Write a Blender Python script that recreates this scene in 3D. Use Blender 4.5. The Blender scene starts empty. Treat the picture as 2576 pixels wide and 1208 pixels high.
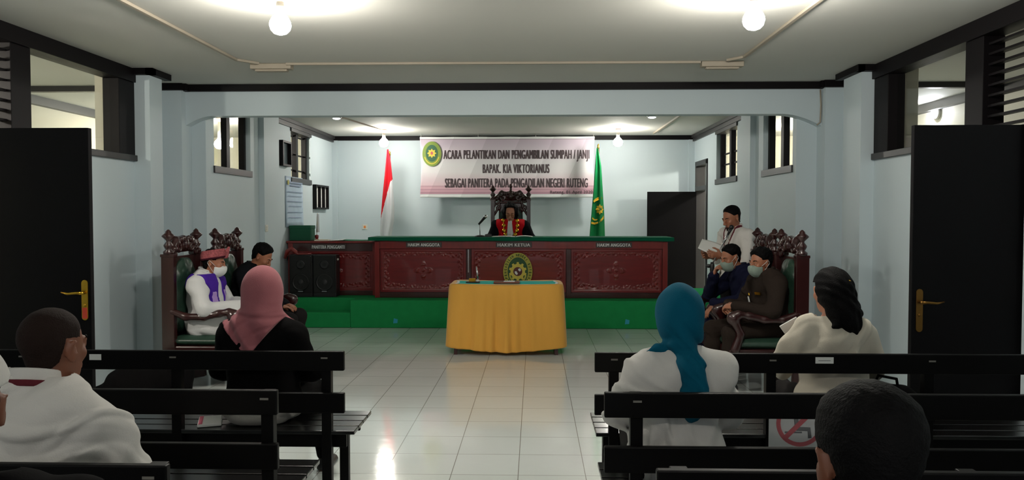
import bpy, bmesh, math, random
import numpy as np
from mathutils import Vector, Matrix, Euler

random.seed(7)
SC = bpy.context.scene
COL = SC.collection
PI = math.pi

# ------------------------------------------------------------------ camera, world, exposure
cam_data = bpy.data.cameras.new('camera')
cam = bpy.data.objects.new('camera', cam_data)
COL.objects.link(cam)
cam_data.sensor_width = 36.0
cam_data.lens = 36.0 * 1970 / 2576
cam_data.clip_start = 0.05
cam.location = (0, 0, 1.55)
cam.rotation_euler = (math.radians(90 - 1.86), 0, math.radians(1.66))
SC.camera = cam

world = bpy.data.worlds.new('world')
SC.world = world
world.use_nodes = True
world.node_tree.nodes['Background'].inputs[0].default_value = (0.80, 0.86, 0.92, 1)
world.node_tree.nodes['Background'].inputs[1].default_value = 0.34

SC.view_settings.view_transform = 'Standard'
SC.view_settings.look = 'None'
SC.view_settings.gamma = 1
SC.view_settings.use_curve_mapping = False
SC.view_settings.exposure = 0.45
SC.cycles.max_bounces = 7
SC.cycles.diffuse_bounces = 4
SC.cycles.glossy_bounces = 3
SC.cycles.transparent_max_bounces = 8
SC.cycles.sample_clamp_indirect = 4.0
SC.cycles.caustics_reflective = False
SC.cycles.caustics_refractive = False

LAMP_FRONT = 330.0      # emission strength of the two bulbs over the public area
LAMP_REAR = 165.0       # emission strength of the two bulbs over the bench
LAMP_HALL = 520.0       # bulbs in the side corridors
LAMP_NEAR = 170.0        # bulbs behind the camera

# ------------------------------------------------------------------ materials
def lin(c):
    def f(v):
        v = v / 255.0
        return v / 12.92 if v <= 0.04045 else ((v + 0.055) / 1.055) ** 2.4
    return (f(c[0]), f(c[1]), f(c[2]), 1.0)

def mat(name, rgb, rough=0.6, metal=0.0, bump=0.0, bscale=60.0, vary=0.0, vscale=6.0, spec=0.5, coat=0.0, emit=None, sheen=0.0):
    m = bpy.data.materials.new(name)
    m.use_nodes = True
    nt = m.node_tree
    b = nt.nodes['Principled BSDF']
    b.inputs['Base Color'].default_value = lin(rgb)
    b.inputs['Roughness'].default_value = rough
    b.inputs['Metallic'].default_value = metal
    b.inputs['Specular IOR Level'].default_value = spec
    b.inputs['Coat Weight'].default_value = coat
    b.inputs['Sheen Weight'].default_value = sheen
    if emit:
        b.inputs['Emission Color'].default_value = lin(emit[0])
        b.inputs['Emission Strength'].default_value = emit[1]
    if bump or vary:
        tc = nt.nodes.new('ShaderNodeTexCoord')
    if bump:
        n = nt.nodes.new('ShaderNodeTexNoise'); n.inputs['Scale'].default_value = bscale
        n.inputs['Detail'].default_value = 3
        bp = nt.nodes.new('ShaderNodeBump'); bp.inputs['Strength'].default_value = bump
        bp.inputs['Distance'].default_value = 0.01
        nt.links.new(tc.outputs['Object'], n.inputs['Vector'])
        nt.links.new(n.outputs['Fac'], bp.inputs['Height'])
        nt.links.new(bp.outputs['Normal'], b.inputs['Normal'])
    if vary:
        n2 = nt.nodes.new('ShaderNodeTexNoise'); n2.inputs['Scale'].default_value = vscale
        n2.inputs['Detail'].default_value = 4
        mx = nt.nodes.new('ShaderNodeMix'); mx.data_type = 'RGBA'
        c = lin(rgb)
        mx.inputs['A'].default_value = tuple(max(0, x * (1 - vary)) for x in c[:3]) + (1,)
        mx.inputs['B'].default_value = tuple(min(1, x * (1 + vary)) for x in c[:3]) + (1,)
        nt.links.new(tc.outputs['Object'], n2.inputs['Vector'])
        nt.links.new(n2.outputs['Fac'], mx.inputs['Factor'])
        nt.links.new(mx.outputs['Result'], b.inputs['Base Color'])
    return m

def wood(name, rgb, rough, stretch=(2, 2, 14), vary=0.35, coat=0.3):
    m = mat(name, rgb, rough, coat=coat)
    nt = m.node_tree
    b = nt.nodes['Principled BSDF']
    tc = nt.nodes.new('ShaderNodeTexCoord')
    mp = nt.nodes.new('ShaderNodeMapping'); mp.inputs['Scale'].default_value = stretch
    n = nt.nodes.new('ShaderNodeTexNoise'); n.inputs['Scale'].default_value = 4.0; n.inputs['Detail'].default_value = 5
    mx = nt.nodes.new('ShaderNodeMix'); mx.data_type = 'RGBA'
    c = lin(rgb)
    mx.inputs['A'].default_value = tuple(x * (1 - vary) for x in c[:3]) + (1,)
    mx.inputs['B'].default_value = tuple(min(1, x * (1 + vary)) for x in c[:3]) + (1,)
    nt.links.new(tc.outputs['Object'], mp.inputs['Vector'])
    nt.links.new(mp.outputs['Vector'], n.inputs['Vector'])
    nt.links.new(n.outputs['Fac'], mx.inputs['Factor'])
    nt.links.new(mx.outputs['Result'], b.inputs['Base Color'])
    return m

def tile_mat():
    m = mat('floor_tile', (226, 227, 222), 0.10, spec=0.65)
    nt = m.node_tree
    b = nt.nodes['Principled BSDF']
    tc = nt.nodes.new('ShaderNodeTexCoord')
    mp = nt.nodes.new('ShaderNodeMapping'); mp.inputs['Location'].default_value = (0.097 + 8.0, -0.21 + 8.0, 0)
    br = nt.nodes.new('ShaderNodeTexBrick')
    br.offset = 0.0; br.squash = 1.0
    br.inputs['Color1'].default_value = lin((224, 230, 226))
    br.inputs['Color2'].default_value = lin((219, 225, 221))
    br.inputs['Mortar'].default_value = lin((140, 138, 130))
    br.inputs['Scale'].default_value = 1.0
    br.inputs['Mortar Size'].default_value = 0.0026
    br.inputs['Mortar Smooth'].default_value = 0.1
    br.inputs['Brick Width'].default_value = 0.4
    br.inputs['Row Height'].default_value = 0.4
    n = nt.nodes.new('ShaderNodeTexNoise'); n.inputs['Scale'].default_value = 7.0; n.inputs['Detail'].default_value = 2
    bp = nt.nodes.new('ShaderNodeBump'); bp.inputs['Strength'].default_value = 0.05; bp.inputs['Distance'].default_value = 0.02
    nt.links.new(tc.outputs['Object'], mp.inputs['Vector'])
    nt.links.new(mp.outputs['Vector'], br.inputs['Vector'])
    nt.links.new(br.outputs['Color'], b.inputs['Base Color'])
    nt.links.new(tc.outputs['Object'], n.inputs['Vector'])
    nt.links.new(n.outputs['Fac'], bp.inputs['Height'])
    nt.links.new(bp.outputs['Normal'], b.inputs['Normal'])
    return m

def glass_mat():
    m = bpy.data.materials.new('window_glass')
    m.use_nodes = True
    nt = m.node_tree
    nt.nodes.remove(nt.nodes['Principled BSDF'])
    out = nt.nodes['Material Output']
    tr = nt.nodes.new('ShaderNodeBsdfTransparent'); tr.inputs[0].default_value = (0.93, 0.95, 0.94, 1)
    gl = nt.nodes.new('ShaderNodeBsdfGlossy'); gl.inputs['Roughness'].default_value = 0.02
    lw = nt.nodes.new('ShaderNodeLayerWeight'); lw.inputs['Blend'].default_value = 0.5
    pw = nt.nodes.new('ShaderNodeMath'); pw.operation = 'POWER'; pw.inputs[1].default_value = 4.0
    fr = nt.nodes.new('ShaderNodeMath'); fr.operation = 'MULTIPLY_ADD'; fr.inputs[1].default_value = 0.45; fr.inputs[2].default_value = 0.02
    nt.links.new(lw.outputs['Facing'], pw.inputs[0]); nt.links.new(pw.outputs[0], fr.inputs[0])
    mx = nt.nodes.new('ShaderNodeMixShader')
    nt.links.new(fr.outputs[0], mx.inputs[0])
    nt.links.new(tr.outputs[0], mx.inputs[1])
    nt.links.new(gl.outputs[0], mx.inputs[2])
    nt.links.new(mx.outputs[0], out.inputs['Surface'])
    return m

def bulb_mat(name, col, strength):
    m = bpy.data.materials.new(name)
    m.use_nodes = True
    nt = m.node_tree
    b = nt.nodes['Principled BSDF']
    b.inputs['Base Color'].default_value = (0.8, 0.8, 0.8, 1)
    b.inputs['Emission Color'].default_value = lin(col)
    b.inputs['Emission Strength'].default_value = strength
    return m

M = {}
M['wall'] = mat('pale_blue_wall_paint', (200, 213, 218), 0.62, bump=0.06, bscale=25, vary=0.03, vscale=1.2)
M['ceiling'] = mat('ceiling_board', (198, 197, 190), 0.8, bump=0.05, bscale=12, vary=0.04, vscale=0.8)
M['cream'] = mat('cream_corridor_paint', (222, 216, 198), 0.7, vary=0.05, vscale=2)
M['darktrim'] = mat('dark_brown_trim_paint', (16, 13, 15), 0.5, spec=0.15)
M['greytrim'] = mat('grey_brown_trim_and_lit_sill', (46, 45, 46), 0.45)
M['black'] = mat('black_bench_paint', (8, 7, 7), 0.45, bump=0.05, bscale=40, spec=0.12)
M['blackgloss'] = mat('black_seat_varnish', (12, 11, 11), 0.22, spec=0.6)
M['tenon'] = mat('tenon_end_glint', (120, 116, 110), 0.5)  # pale colour paints the glint on the tenon ends
M['blackdoor'] = mat('black_door_paint', (9, 8, 10), 0.6, bump=0.04, bscale=30, spec=0.1)
M['floor'] = tile_mat()
M['glass'] = glass_mat()
M['carpet'] = mat('green_carpet', (34, 146, 82), 0.95, bump=0.5, bscale=260, vary=0.12, vscale=9, spec=0.15)
M['feltgreen'] = mat('dark_green_cloth', (6, 92, 66), 0.9, bump=0.2, bscale=150, spec=0.2)
M['mahog'] = wood('red_mahogany', (122, 30, 26), 0.3, (6, 6, 1.4), 0.35, coat=0.4)
M['mahogh'] = wood('mahogany_panel', (116, 25, 26), 0.28, (1.2, 5, 9), 0.4, coat=0.5)
M['mahogd'] = wood('dark_mahogany', (58, 22, 19), 0.3, (1.2, 5, 9), 0.35, coat=0.5)
M['chairwood'] = wood('dark_red_chair_wood', (44, 14, 14), 0.3, (5, 5, 1.5), 0.35, coat=0.35)
M['leather'] = mat('green_leather', (34, 58, 46), 0.34, bump=0.15, bscale=60, spec=0.6)
M['yellow'] = mat('golden_table_cloth', (222, 164, 70), 0.75, bump=0.1, bscale=300, spec=0.25, sheen=0.2)
M['turq'] = mat('turquoise_runner', (40, 190, 178), 0.8, spec=0.2)
M['white'] = mat('white_paper', (232, 232, 228), 0.7)
M['plastic'] = mat('white_plastic', (222, 220, 210), 0.4)
M['orange'] = mat('orange_plastic', (226, 140, 70), 0.5)
M['brass'] = mat('brass', (190, 150, 50), 0.28, metal=1.0)
M['brassdark'] = mat('worn_brass', (120, 88, 44), 0.35, metal=1.0)
M['redtag'] = mat('red_tag', (214, 70, 44), 0.6)
M['steel'] = mat('steel', (180, 180, 182), 0.25, metal=1.0)
M['gold'] = mat('gold', (236, 180, 60), 0.25, metal=1.0)
M['blackplastic'] = mat('black_plastic', (18, 18, 19), 0.4)
M['grille'] = mat('black_speaker_grille', (14, 15, 15), 0.75, bump=0.4, bscale=300)
M['brown'] = mat('brown_folder', (110, 62, 46), 0.55)
M['plate'] = mat('dark_name_plate', (62, 52, 50), 0.35)
M['letter'] = mat('white_lettering', (226, 228, 226), 0.5)
M['lettergrey'] = mat('grey_brown_lettering', (72, 58, 62), 0.55)
M['olive'] = mat('olive_yellow_paint', (176, 168, 62), 0.5)
M['emyellow'] = mat('emblem_yellow_paint', (214, 196, 78), 0.5)
M['emgreen'] = mat('emblem_green_paint', (22, 76, 30), 0.5)
M['emlime'] = mat('banner_emblem_green', (128, 150, 66), 0.5)
M['emteal'] = mat('banner_emblem_dark_green', (56, 98, 72), 0.5)
M['emmaroon'] = mat('emblem_maroon_paint', (80, 16, 20), 0.5)
M['flagred'] = mat('red_flag_cloth', (206, 24, 38), 0.7, spec=0.25)
M['flagwhite'] = mat('white_flag_cloth', (226, 228, 232), 0.7, spec=0.25)
M['flaggreen'] = mat('green_flag_cloth', (10, 122, 66), 0.6, spec=0.3)
M['flaggold'] = mat('gold_embroidery', (226, 180, 44), 0.5)
M['pole'] = wood('flag_pole_wood', (78, 24, 24), 0.4)
M['poster'] = mat('pale_blue_poster', (176, 196, 214), 0.6, vary=0.12, vscale=9)
M['posterink'] = mat('poster_grey_ink', (136, 152, 178), 0.6)
M['greenbox'] = mat('green_fabric_box', (12, 84, 58), 0.8, bump=0.15, bscale=90)
M['paperyellow'] = mat('buff_paper', (206, 186, 138), 0.7)
M['bluetag'] = mat('blue_tape', (40, 160, 190), 0.6)
M['conduit'] = mat('cable_duct_plastic', (158, 148, 132), 0.6)
M['lampbase'] = mat('lamp_holder_plastic', (222, 176, 146), 0.5)
M['mirror'] = mat('dark_framed_glass', (120, 132, 136), 0.12, spec=0.8)
M['signred'] = mat('sign_red_print', (190, 96, 104), 0.6)
M['signgrey'] = mat('sign_grey_print', (112, 112, 116), 0.6)
M['signpaper'] = mat('sign_paper', (206, 206, 208), 0.6)
M['pink'] = mat('pink_card', (206, 80, 110), 0.5)
# people
M['skin'] = mat('brown_skin', (150, 96, 70), 0.5, vary=0.06, vscale=12)
M['skind'] = mat('deep_brown_skin', (122, 74, 54), 0.45, vary=0.08, vscale=14)
M['skinl'] = mat('light_brown_skin', (176, 118, 92), 0.5, vary=0.05, vscale=12)
M['hair'] = mat('black_hair', (5, 4, 5), 0.7, bump=0.4, bscale=160, spec=0.1)
M['hairshort'] = mat('cropped_dark_hair', (34, 22, 18), 0.8, bump=0.5, bscale=220, spec=0.15)
M['lip'] = mat('lip_skin', (112, 58, 52), 0.45)
M['eyew'] = mat('eye', (210, 205, 198), 0.25)
M['eyed'] = mat('dark_iris', (18, 12, 10), 0.2)
def cloth(name, rgb, rough=0.85, bump=0.12): return mat(name, rgb, rough, bump=bump, bscale=220, vary=0.05, vscale=9, spec=0.15 if sum(rgb) > 150 else 0.05, sheen=0.1 if sum(rgb) > 300 else 0.0)
M['cwhite'] = cloth('white_shirt_cloth', (212, 208, 203))
M['ccream'] = cloth('cream_shirt_cloth', (204, 196, 180))
M['crobe'] = cloth('white_robe_cloth', (206, 206, 206))
M['cblack'] = cloth('black_cloth', (9, 8, 9))
M['cblackrobe'] = cloth('black_robe_cloth', (18, 19, 23))
M['cnavy'] = cloth('navy_jacket_cloth', (20, 22, 42))
M['colive'] = cloth('dark_olive_uniform_cloth', (40, 33, 29))
M['cpink'] = cloth('dusty_pink_headscarf', (158, 96, 102))
M['cteal'] = cloth('teal_headscarf', (0, 84, 108))
M['cpurple'] = cloth('purple_stole', (64, 30, 140))
M['clilac'] = cloth('lilac_embroidery', (170, 140, 200))
M['ccap'] = mat('maroon_woven_cap', (138, 72, 76), 0.85, vary=0.95, vscale=75, spec=0.2)
M['ctrim'] = cloth('dark_cap_trim', (58, 22, 32))
M['cred'] = cloth('red_robe_front', (190, 14, 26))
M['cmask'] = cloth('white_mask_cloth', (206, 208, 206))
M['cmaskgreen'] = cloth('grey_green_mask_cloth', (128, 142, 132))
M['ctrouser'] = cloth('charcoal_trousers', (32, 30, 30))
M['clanyard'] = cloth('maroon_lanyard', (92, 34, 42))
M['cgreyshirt'] = cloth('grey_shirt_tail', (176, 172, 166))

# ------------------------------------------------------------------ object helpers
def link(o, parent=None):
    COL.objects.link(o)
    if parent is not None:
        o.parent = parent
    return o

def tag(o, label, cat, group=None):
    o['label'] = label
    o['category'] = cat
    if group:
        o['group'] = group
    return o

def empty(name, loc, label, cat, rz=0.0, group=None):
    o = bpy.data.objects.new(name, None)
    o.empty_display_size = 0.1
    o.location = loc
    o.rotation_euler = (0, 0, rz)
    COL.objects.link(o)
    return tag(o, label, cat, group)

def structure(o):
    o['kind'] = 'structure'
    return o

class MB:
    def __init__(s):
        s.v = []; s.f = []; s.mi = []; s.sm = []
    def add(s, verts, faces, mi=0, smooth=False):
        b = len(s.v)
        s.v += [tuple(v) for v in verts]
        for f in faces:
            s.f.append(tuple(i + b for i in f)); s.mi.append(mi); s.sm.append(smooth)
        return s
    def box(s, x0, x1, y0, y1, z0, z1, mi=0):
        x0, x1 = min(x0, x1), max(x0, x1); y0, y1 = min(y0, y1), max(y0, y1); z0, z1 = min(z0, z1), max(z0, z1)
        v = [(x0, y0, z0), (x1, y0, z0), (x1, y1, z0), (x0, y1, z0), (x0, y0, z1), (x1, y0, z1), (x1, y1, z1), (x0, y1, z1)]
        f = [(0, 3, 2, 1), (4, 5, 6, 7), (0, 1, 5, 4), (1, 2, 6, 5), (2, 3, 7, 6), (3, 0, 4, 7)]
        return s.add(v, f, mi)
    def prism(s, poly, axis, a, b, mi=0, smooth=False):
        """poly = list of 2D points; axis 'x': (y,z), 'y': (x,z), 'z': (x,y)"""
        n = len(poly)
        def P(p, t):
            return (t, p[0], p[1]) if axis == 'x' else ((p[0], t, p[1]) if axis == 'y' else (p[0], p[1], t))
        v = [P(p, a) for p in poly] + [P(p, b) for p in poly]
        f = [tuple(range(n)), tuple(range(2 * n - 1, n - 1, -1))]
        for i in range(n):
            j = (i + 1) % n
            f.append((i, i + n, j + n, j))
        return s.add(v, f, mi, smooth)
    def tube(s, pts, r, seg=10, mi=0, caps=True):
        pts = [Vector(p) for p in pts]
        n = len(pts)
        rs = r if isinstance(r, (list, tuple)) else [r] * n
        v = []; f = []
        prev = None
        for i, p in enumerate(pts):
            t = (pts[min(i + 1, n - 1)] - pts[max(i - 1, 0)]).normalized()
            if prev is None:
                up = Vector((0, 0, 1)) if abs(t.z) < 0.9 else Vector((1, 0, 0))
                nrm = t.cross(up).normalized()
            else:
                nrm = (prev - t * prev.dot(t)).normalized()
            prev = nrm
            bn = t.cross(nrm)
            for k in range(seg):
                a = 2 * PI * k / seg
                v.append(p + (nrm * math.cos(a) + bn * math.sin(a)) * rs[i])
        for i in range(n - 1):
            for k in range(seg):
                k2 = (k + 1) % seg
                f.append((i * seg + k, i * seg + k2, (i + 1) * seg + k2, (i + 1) * seg + k))
        if caps:
            f.append(tuple(range(seg - 1, -1, -1)))
            f.append(tuple((n - 1) * seg + k for k in range(seg)))
        return s.add(v, f, mi, True)
    def lathe(s, prof, c=(0, 0, 0), seg=16, mi=0, axis='z', sx=1.0):
        """prof = [(r, h)...] about an axis through c"""
        v = []; f = []
        n = len(prof)
        for (r, h) in prof:
            for k in range(seg):
                a = 2 * PI * k / seg
                x, y = r * math.cos(a) * sx, r * math.sin(a)
                if axis == 'z': v.append((c[0] + x, c[1] + y, c[2] + h))
                elif axis == 'y': v.append((c[0] + x, c[1] + h, c[2] + y))
                else: v.append((c[0] + h, c[1] + x, c[2] + y))
        for i in range(n - 1):
            for k in range(seg):
                k2 = (k + 1) % seg
                f.append((i * seg + k, i * seg + k2, (i + 1) * seg + k2, (i + 1) * seg + k))
        f.append(tuple(range(seg - 1, -1, -1)))
        f.append(tuple((n - 1) * seg + k for k in range(seg)))
        return s.add(v, f, mi, True)
    def ball(s, c, r, seg=16, rings=10, mi=0):
        rx, ry, rz = (r, r, r) if not isinstance(r, (tuple, list)) else r
        v = [(c[0], c[1], c[2] - rz)]
        for i in range(1, rings):
            a = -PI / 2 + PI * i / rings
            for k in range(seg):
                b = 2 * PI * k / seg
                v.append((c[0] + rx * math.cos(a) * math.cos(b), c[1] + ry * math.cos(a) * math.sin(b), c[2] + rz * math.sin(a)))
        v.append((c[0], c[1], c[2] + rz))
        f = []
        for k in range(seg):
            k2 = (k + 1) % seg
            f.append((0, 1 + k2, 1 + k))
            f.append((len(v) - 1, 1 + (rings - 2) * seg + k, 1 + (rings - 2) * seg + k2))
            for i in range(rings - 2):
                f.append((1 + i * seg + k, 1 + i * seg + k2, 1 + (i + 1) * seg + k2, 1 + (i + 1) * seg + k))
        return s.add(v, f, mi, True)
    def grid(s, fn, nu, nv, mi=0, smooth=True, flip=False, mif=None):
        """fn(u,v) -> point; u, v in 0..1"""
        b = len(s.v)
        for j in range(nv + 1):
            for i in range(nu + 1):
                s.v.append(tuple(fn(i / nu, j / nv)))
        for j in range(nv):
            for i in range(nu):
                a = b + j * (nu + 1) + i
                q = (a, a + 1, a + nu + 2, a + nu + 1)
                s.f.append(q[::-1] if flip else q)
                s.mi.append(mif((i + .5) / nu, (j + .5) / nv) if mif else mi)
                s.sm.append(smooth)
        return s
    def xform(s, mtx):
        s.v = [tuple(mtx @ Vector(v)) for v in s.v]
        return s
    def mesh(s, name, mats):
        me = bpy.data.meshes.new(name)
        me.from_pydata(s.v, [], s.f)
        for m in (mats if isinstance(mats, (list, tuple)) else [mats]):
            me.materials.append(m)
        me.polygons.foreach_set('material_index', s.mi)
        me.polygons.foreach_set('use_smooth', s.sm)
        me.update()
        return me
    def build(s, name, mats, parent=None, bevel=0.0, loc=None):
        bm_me = s.mesh(name, mats)
        bm = bmesh.new(); bm.from_mesh(bm_me)
        bmesh.ops.recalc_face_normals(bm, faces=bm.faces)
        bm.to_mesh(bm_me); bm.free()
        o = bpy.data.objects.new(name, bm_me)
        if loc: o.location = loc
        link(o, parent)
        if bevel:
            md = o.modifiers.new('bevel', 'BEVEL'); md.width = bevel; md.segments = 2; md.limit_method = 'ANGLE'
        return o

def copy_tree(o, parent=None):
    c = o.copy()
    COL.objects.link(c)
    if parent is not None:
        c.parent = parent
    for ch in list(o.children):
        copy_tree(ch, c)
    return c

def text_mesh(body, width, height, depth=0.003, bold=0.0):
    """mesh of text in the XZ plane facing -Y, centred, scaled to width x height"""
    cu = bpy.data.curves.new('lettering', 'FONT')
    cu.body = body; cu.size = 1.0; cu.offset = bold; cu.align_x = 'CENTER'
    cu.resolution_u = 4
    cu.space_character = 1.12 if len(body) > 1 else 1.0
    o = bpy.data.objects.new('lettering', cu)
    COL.objects.link(o)
    dg = bpy.context.evaluated_depsgraph_get()
    me = bpy.data.meshes.new_from_object(o.evaluated_get(dg))
    bpy.data.objects.remove(o)
    n = len(me.vertices)
    co = np.empty(n * 3); me.vertices.foreach_get('co', co); co = co.reshape(-1, 3)
    lo, hi = co.min(0), co.max(0)
    co = co - (lo + hi) / 2
    co[:, 0] *= width / (hi[0] - lo[0]); co[:, 1] *= height / (hi[1] - lo[1])
    bm = bmesh.new(); bm.from_mesh(me)
    bm.verts.ensure_lookup_table()
    for v, c in zip(bm.verts, co):
        v.co = (c[0], 0.0, c[1])
    r = bmesh.ops.extrude_face_region(bm, geom=list(bm.faces))
    for g in r['geom']:
        if isinstance(g, bmesh.types.BMVert):
            g.co.y -= depth
    bmesh.ops.recalc_face_normals(bm, faces=bm.faces)
    bm.to_mesh(me); bm.free()
    return me

def lettering(body, width, height, loc, m, parent, bold=0.0, depth=0.003, name='lettering'):
    sh = bold * height
    me = text_mesh(body, width - 2 * sh, height, depth, 0.0)
    if sh:                      # heavier strokes: three passes of the same outlines side by side
        bm = bmesh.new()
        for dx, dy in ((-sh, 0.0), (0.0, -.0003), (sh, -.0006)):
            m2 = me.copy(); m2.transform(Matrix.Translation((dx, dy, 0))); bm.from_mesh(m2); bpy.data.meshes.remove(m2)
        bm.to_mesh(me); bm.free()
    me.materials.clear(); me.materials.append(m)
    o = bpy.data.objects.new(name, me)
    o.location = loc
    return link(o, parent)
# ------------------------------------------------------------------ the setting
CEIL = 2.94
XL, XR = -3.84, 3.17          # side walls of the public area
RL, RR = -3.60, 2.80          # side walls of the bench area
BACK = 13.9
SILL = 2.115

structure(MB().box(-6.1, 5.3, -2.6, 14.2, -0.12, 0).build('floor', M['floor']))
structure(MB().box(-6.1, 5.3, -2.6, 14.2, CEIL, CEIL + 0.1).build('ceiling', M['ceiling']))

m = MB()
m.box(XL - .15, XL, -2.6, 4.85, 0, CEIL)
m.box(XL - .15, XL, 5.75, 7.44, 0, SILL)
m.box(XL - .2, -3.68, 7.42, 7.67, 0, CEIL)
m.box(XL - .3, XL - .15, 7.67, 8.36, 0, CEIL)
structure(m.build('wall_left', M['wall']))
m = MB()
m.box(XR, XR + .15, -2.6, 5.08, 0, CEIL)
m.box(XR - .05, XR + .15, 4.5, 5.09, 0, CEIL)
m.box(XR, XR + .15, 5.75, 7.46, 0, SILL)
m.box(3.046, XR + .2, 7.44, 7.86, 0, CEIL)
m.box(XR + .05, XR + .2, 7.86, 8.36, 0, CEIL)
structure(m.build('wall_right', M['wall']))

# arch between public area and bench area
def arch():
    x0, x1, zb = -3.77, 3.03, 2.61
    pts = [(-4.2, 0), (-4.2, CEIL), (3.35, CEIL), (3.35, 0), (x1, 0), (x1, 2.475)]
    for i in range(9):
        t = i / 8
        pts.append((x1 - .42 * t, 2.475 + (zb - 2.475) * (1 - (1 - t) ** 1.7)))
    for i in range(9):
        t = 1 - i / 8
        pts.append((x0 + .30 * t, 2.50 + (zb - 2.50) * (1 - (1 - t) ** 1.7)))
    pts.append((x0, 0))
    return pts
m = MB().prism(arch(), 'y', 8.36, 8.52)
m.box(-4.05, -3.755, 8.26, 8.54, 0, CEIL - .001)
m.box(3.015, 3.30, 8.26, 8.54, 0, CEIL - .001)
structure(m.build('wall_middle', M['wall']))

def wall_with_holes(x0, x1, y0, y1, holes):
    """holes = [(ya, yb, za, zb)] sorted by y"""
    m = MB(); y = y0
    for (a, b, za, zb) in holes:
        if a > y: m.box(x0, x1, y, a, 0, CEIL)
        if za > 0: m.box(x0, x1, a, b, 0, za)
        if zb < CEIL: m.box(x0, x1, a, b, zb, CEIL)
        y = b
    m.box(x0, x1, y, y1, 0, CEIL)
    return m
WL1 = (8.72, 9.85, 2.08, 2.84); WL2 = (11.5, 12.5, 2.08, 2.84)
WR1 = (8.62, 9.72, 2.07, 2.84); WR2 = (10.96, 12.2, 2.07, 2.84); DR = (12.80, 13.66, 0.0, 2.45)
m = wall_with_holes(RL - .15, RL, 8.5, BACK, [WL1, WL2])
m.box(RL - .5, RL - .15, 8.5, 8.60, 0, CEIL - .0015)
m.box(RL - .01, RL + .07, 10.15, 10.75, 0, CEIL - .001)
structure(m.build('wall_left_rear', M['wall']))
m = wall_with_holes(RR, RR + .15, 8.5, BACK, [WR1, WR2, DR])
m.box(RR + .15, RR + .5, 8.5, 8.60, 0, CEIL - .0015)
m.box(RR - .07, RR + .01, 10.05, 10.5, 0, CEIL - .001)
structure(m.build('wall_right_rear', M['wall']))
m = MB().box(RL - .3, RR + .3, BACK, BACK + .15, 0, CEIL)
m.box(RL, RL + .1, BACK - .05, BACK + .01, 0, CEIL - .001)
m.box(RR - .1, RR, BACK - .05, BACK + .01, 0, CEIL - .001)
structure(m.build('wall_back', M['wall']))
# corridors outside the side windows
structure(MB().box(-6.05, -5.9, -2.6, 14.1, 0, CEIL).build('wall_corridor_left', M['cream']))
structure(MB().box(4.97, 5.12, -2.6, 14.1, 0, CEIL).build('wall_corridor_right', M['cream']))
m = MB().box(-6.05, -3.75, 14.05, 14.2, 0, CEIL); m.box(2.95, 5.12, 14.05, 14.2, 0, CEIL)
structure(m.build('wall_corridor_end', M['cream']))
m = MB().box(XL - .36, XL - .15, 7.40, 7.68, 0, CEIL - .001)
m.box(XR + .15, XR + .40, 7.44, 7.75, 0, CEIL - .001)
structure(m.build('wall_pier_outside', M['cream']))

# cornices: stepped strip hung along the ceiling line, profile in (out, down)
def cornice(name, path, mt, h=.075, d=.05, step=0.0):
    """path: list of (x, y) with the room on the left hand side"""
    mb = MB()
    for (a, b) in zip(path[:-1], path[1:]):
        a = Vector((a[0], a[1], 0)); b = Vector((b[0], b[1], 0))
        t = (b - a).normalized(); n = Vector((-t.y, t.x, 0))
        prof = [(0, CEIL), (d + step, CEIL), (d + step, CEIL - h * .55), (d, CEIL - h * .6), (d, CEIL - h), (0, CEIL - h)]
        va = [a - t * 0.0 + n * p[0] + Vector((0, 0, p[1])) for p in prof]
        vb = [b + t * d + n * p[0] + Vector((0, 0, p[1])) for p in prof]
        k = len(prof)
        f = [tuple(range(k)), tuple(range(2 * k - 1, k - 1, -1))] + [(i, i + k, (i + 1) % k + k, (i + 1) % k) for i in range(k)]
        mb.add(va + vb, f)
    return structure(mb.build(name, mt))
cornice('trim_1', [(-3.86, 8.26), (-3.755, 8.26)], M['darktrim'])
cornice('trim_2', [(3.10, 8.26), (3.015, 8.26)][::-1], M['darktrim'])
m = MB()
for (x0, x1, y0, y1) in [(-3.755, 3.015, 8.31, 8.361), (-4.02, -3.73, 8.215, 8.262), (2.99, 3.25, 8.215, 8.262), (-3.73, -3.70, 8.25, 8.361), (2.97, 3.0, 8.25, 8.361)]:
    m.box(x0, x1, y0, y1, CEIL - .072, CEIL - .0005)
structure(m.build('trim_arch', M['darktrim']))
m = MB()
m.box(-3.85, -3.62, 7.36, 7.43, CEIL - .06, CEIL - .0005); m.box(-3.69, -3.62, 7.36, 7.75, CEIL - .06, CEIL - .0005)
structure(m.build('trim_left_pier', M['darktrim']))
m = MB()
m.box(2.99, 3.18, 7.37, 7.45, CEIL - .06, CEIL - .0005); m.box(2.985, 3.05, 7.37, 7.92, CEIL - .06, CEIL - .0005)
structure(m.build('trim_right_pier', M['darktrim']))
for o in [x for x in COL.objects if x.name in ('trim_1', 'trim_2')]:
    bpy.data.objects.remove(o)
structure(MB().box(RL, RR, BACK - .06, BACK + .005, CEIL - .075, CEIL - .0005).build('trim_back', M['darktrim']))
def rear_trim(name, x, s, y0):
    m = MB(); m.box(x - s * .01, x + s * .06, y0, BACK - .0, CEIL - .05, CEIL - .0005)
    m.box(x - s * .01, x + s * .035, y0, BACK - .0, CEIL - .11, CEIL - .05)
    structure(m.build(name, M['greytrim']))
rear_trim('trim_left_rear', RL, 1, 10.75)
rear_trim('trim_right_rear', RR, -1, 10.5)
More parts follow.
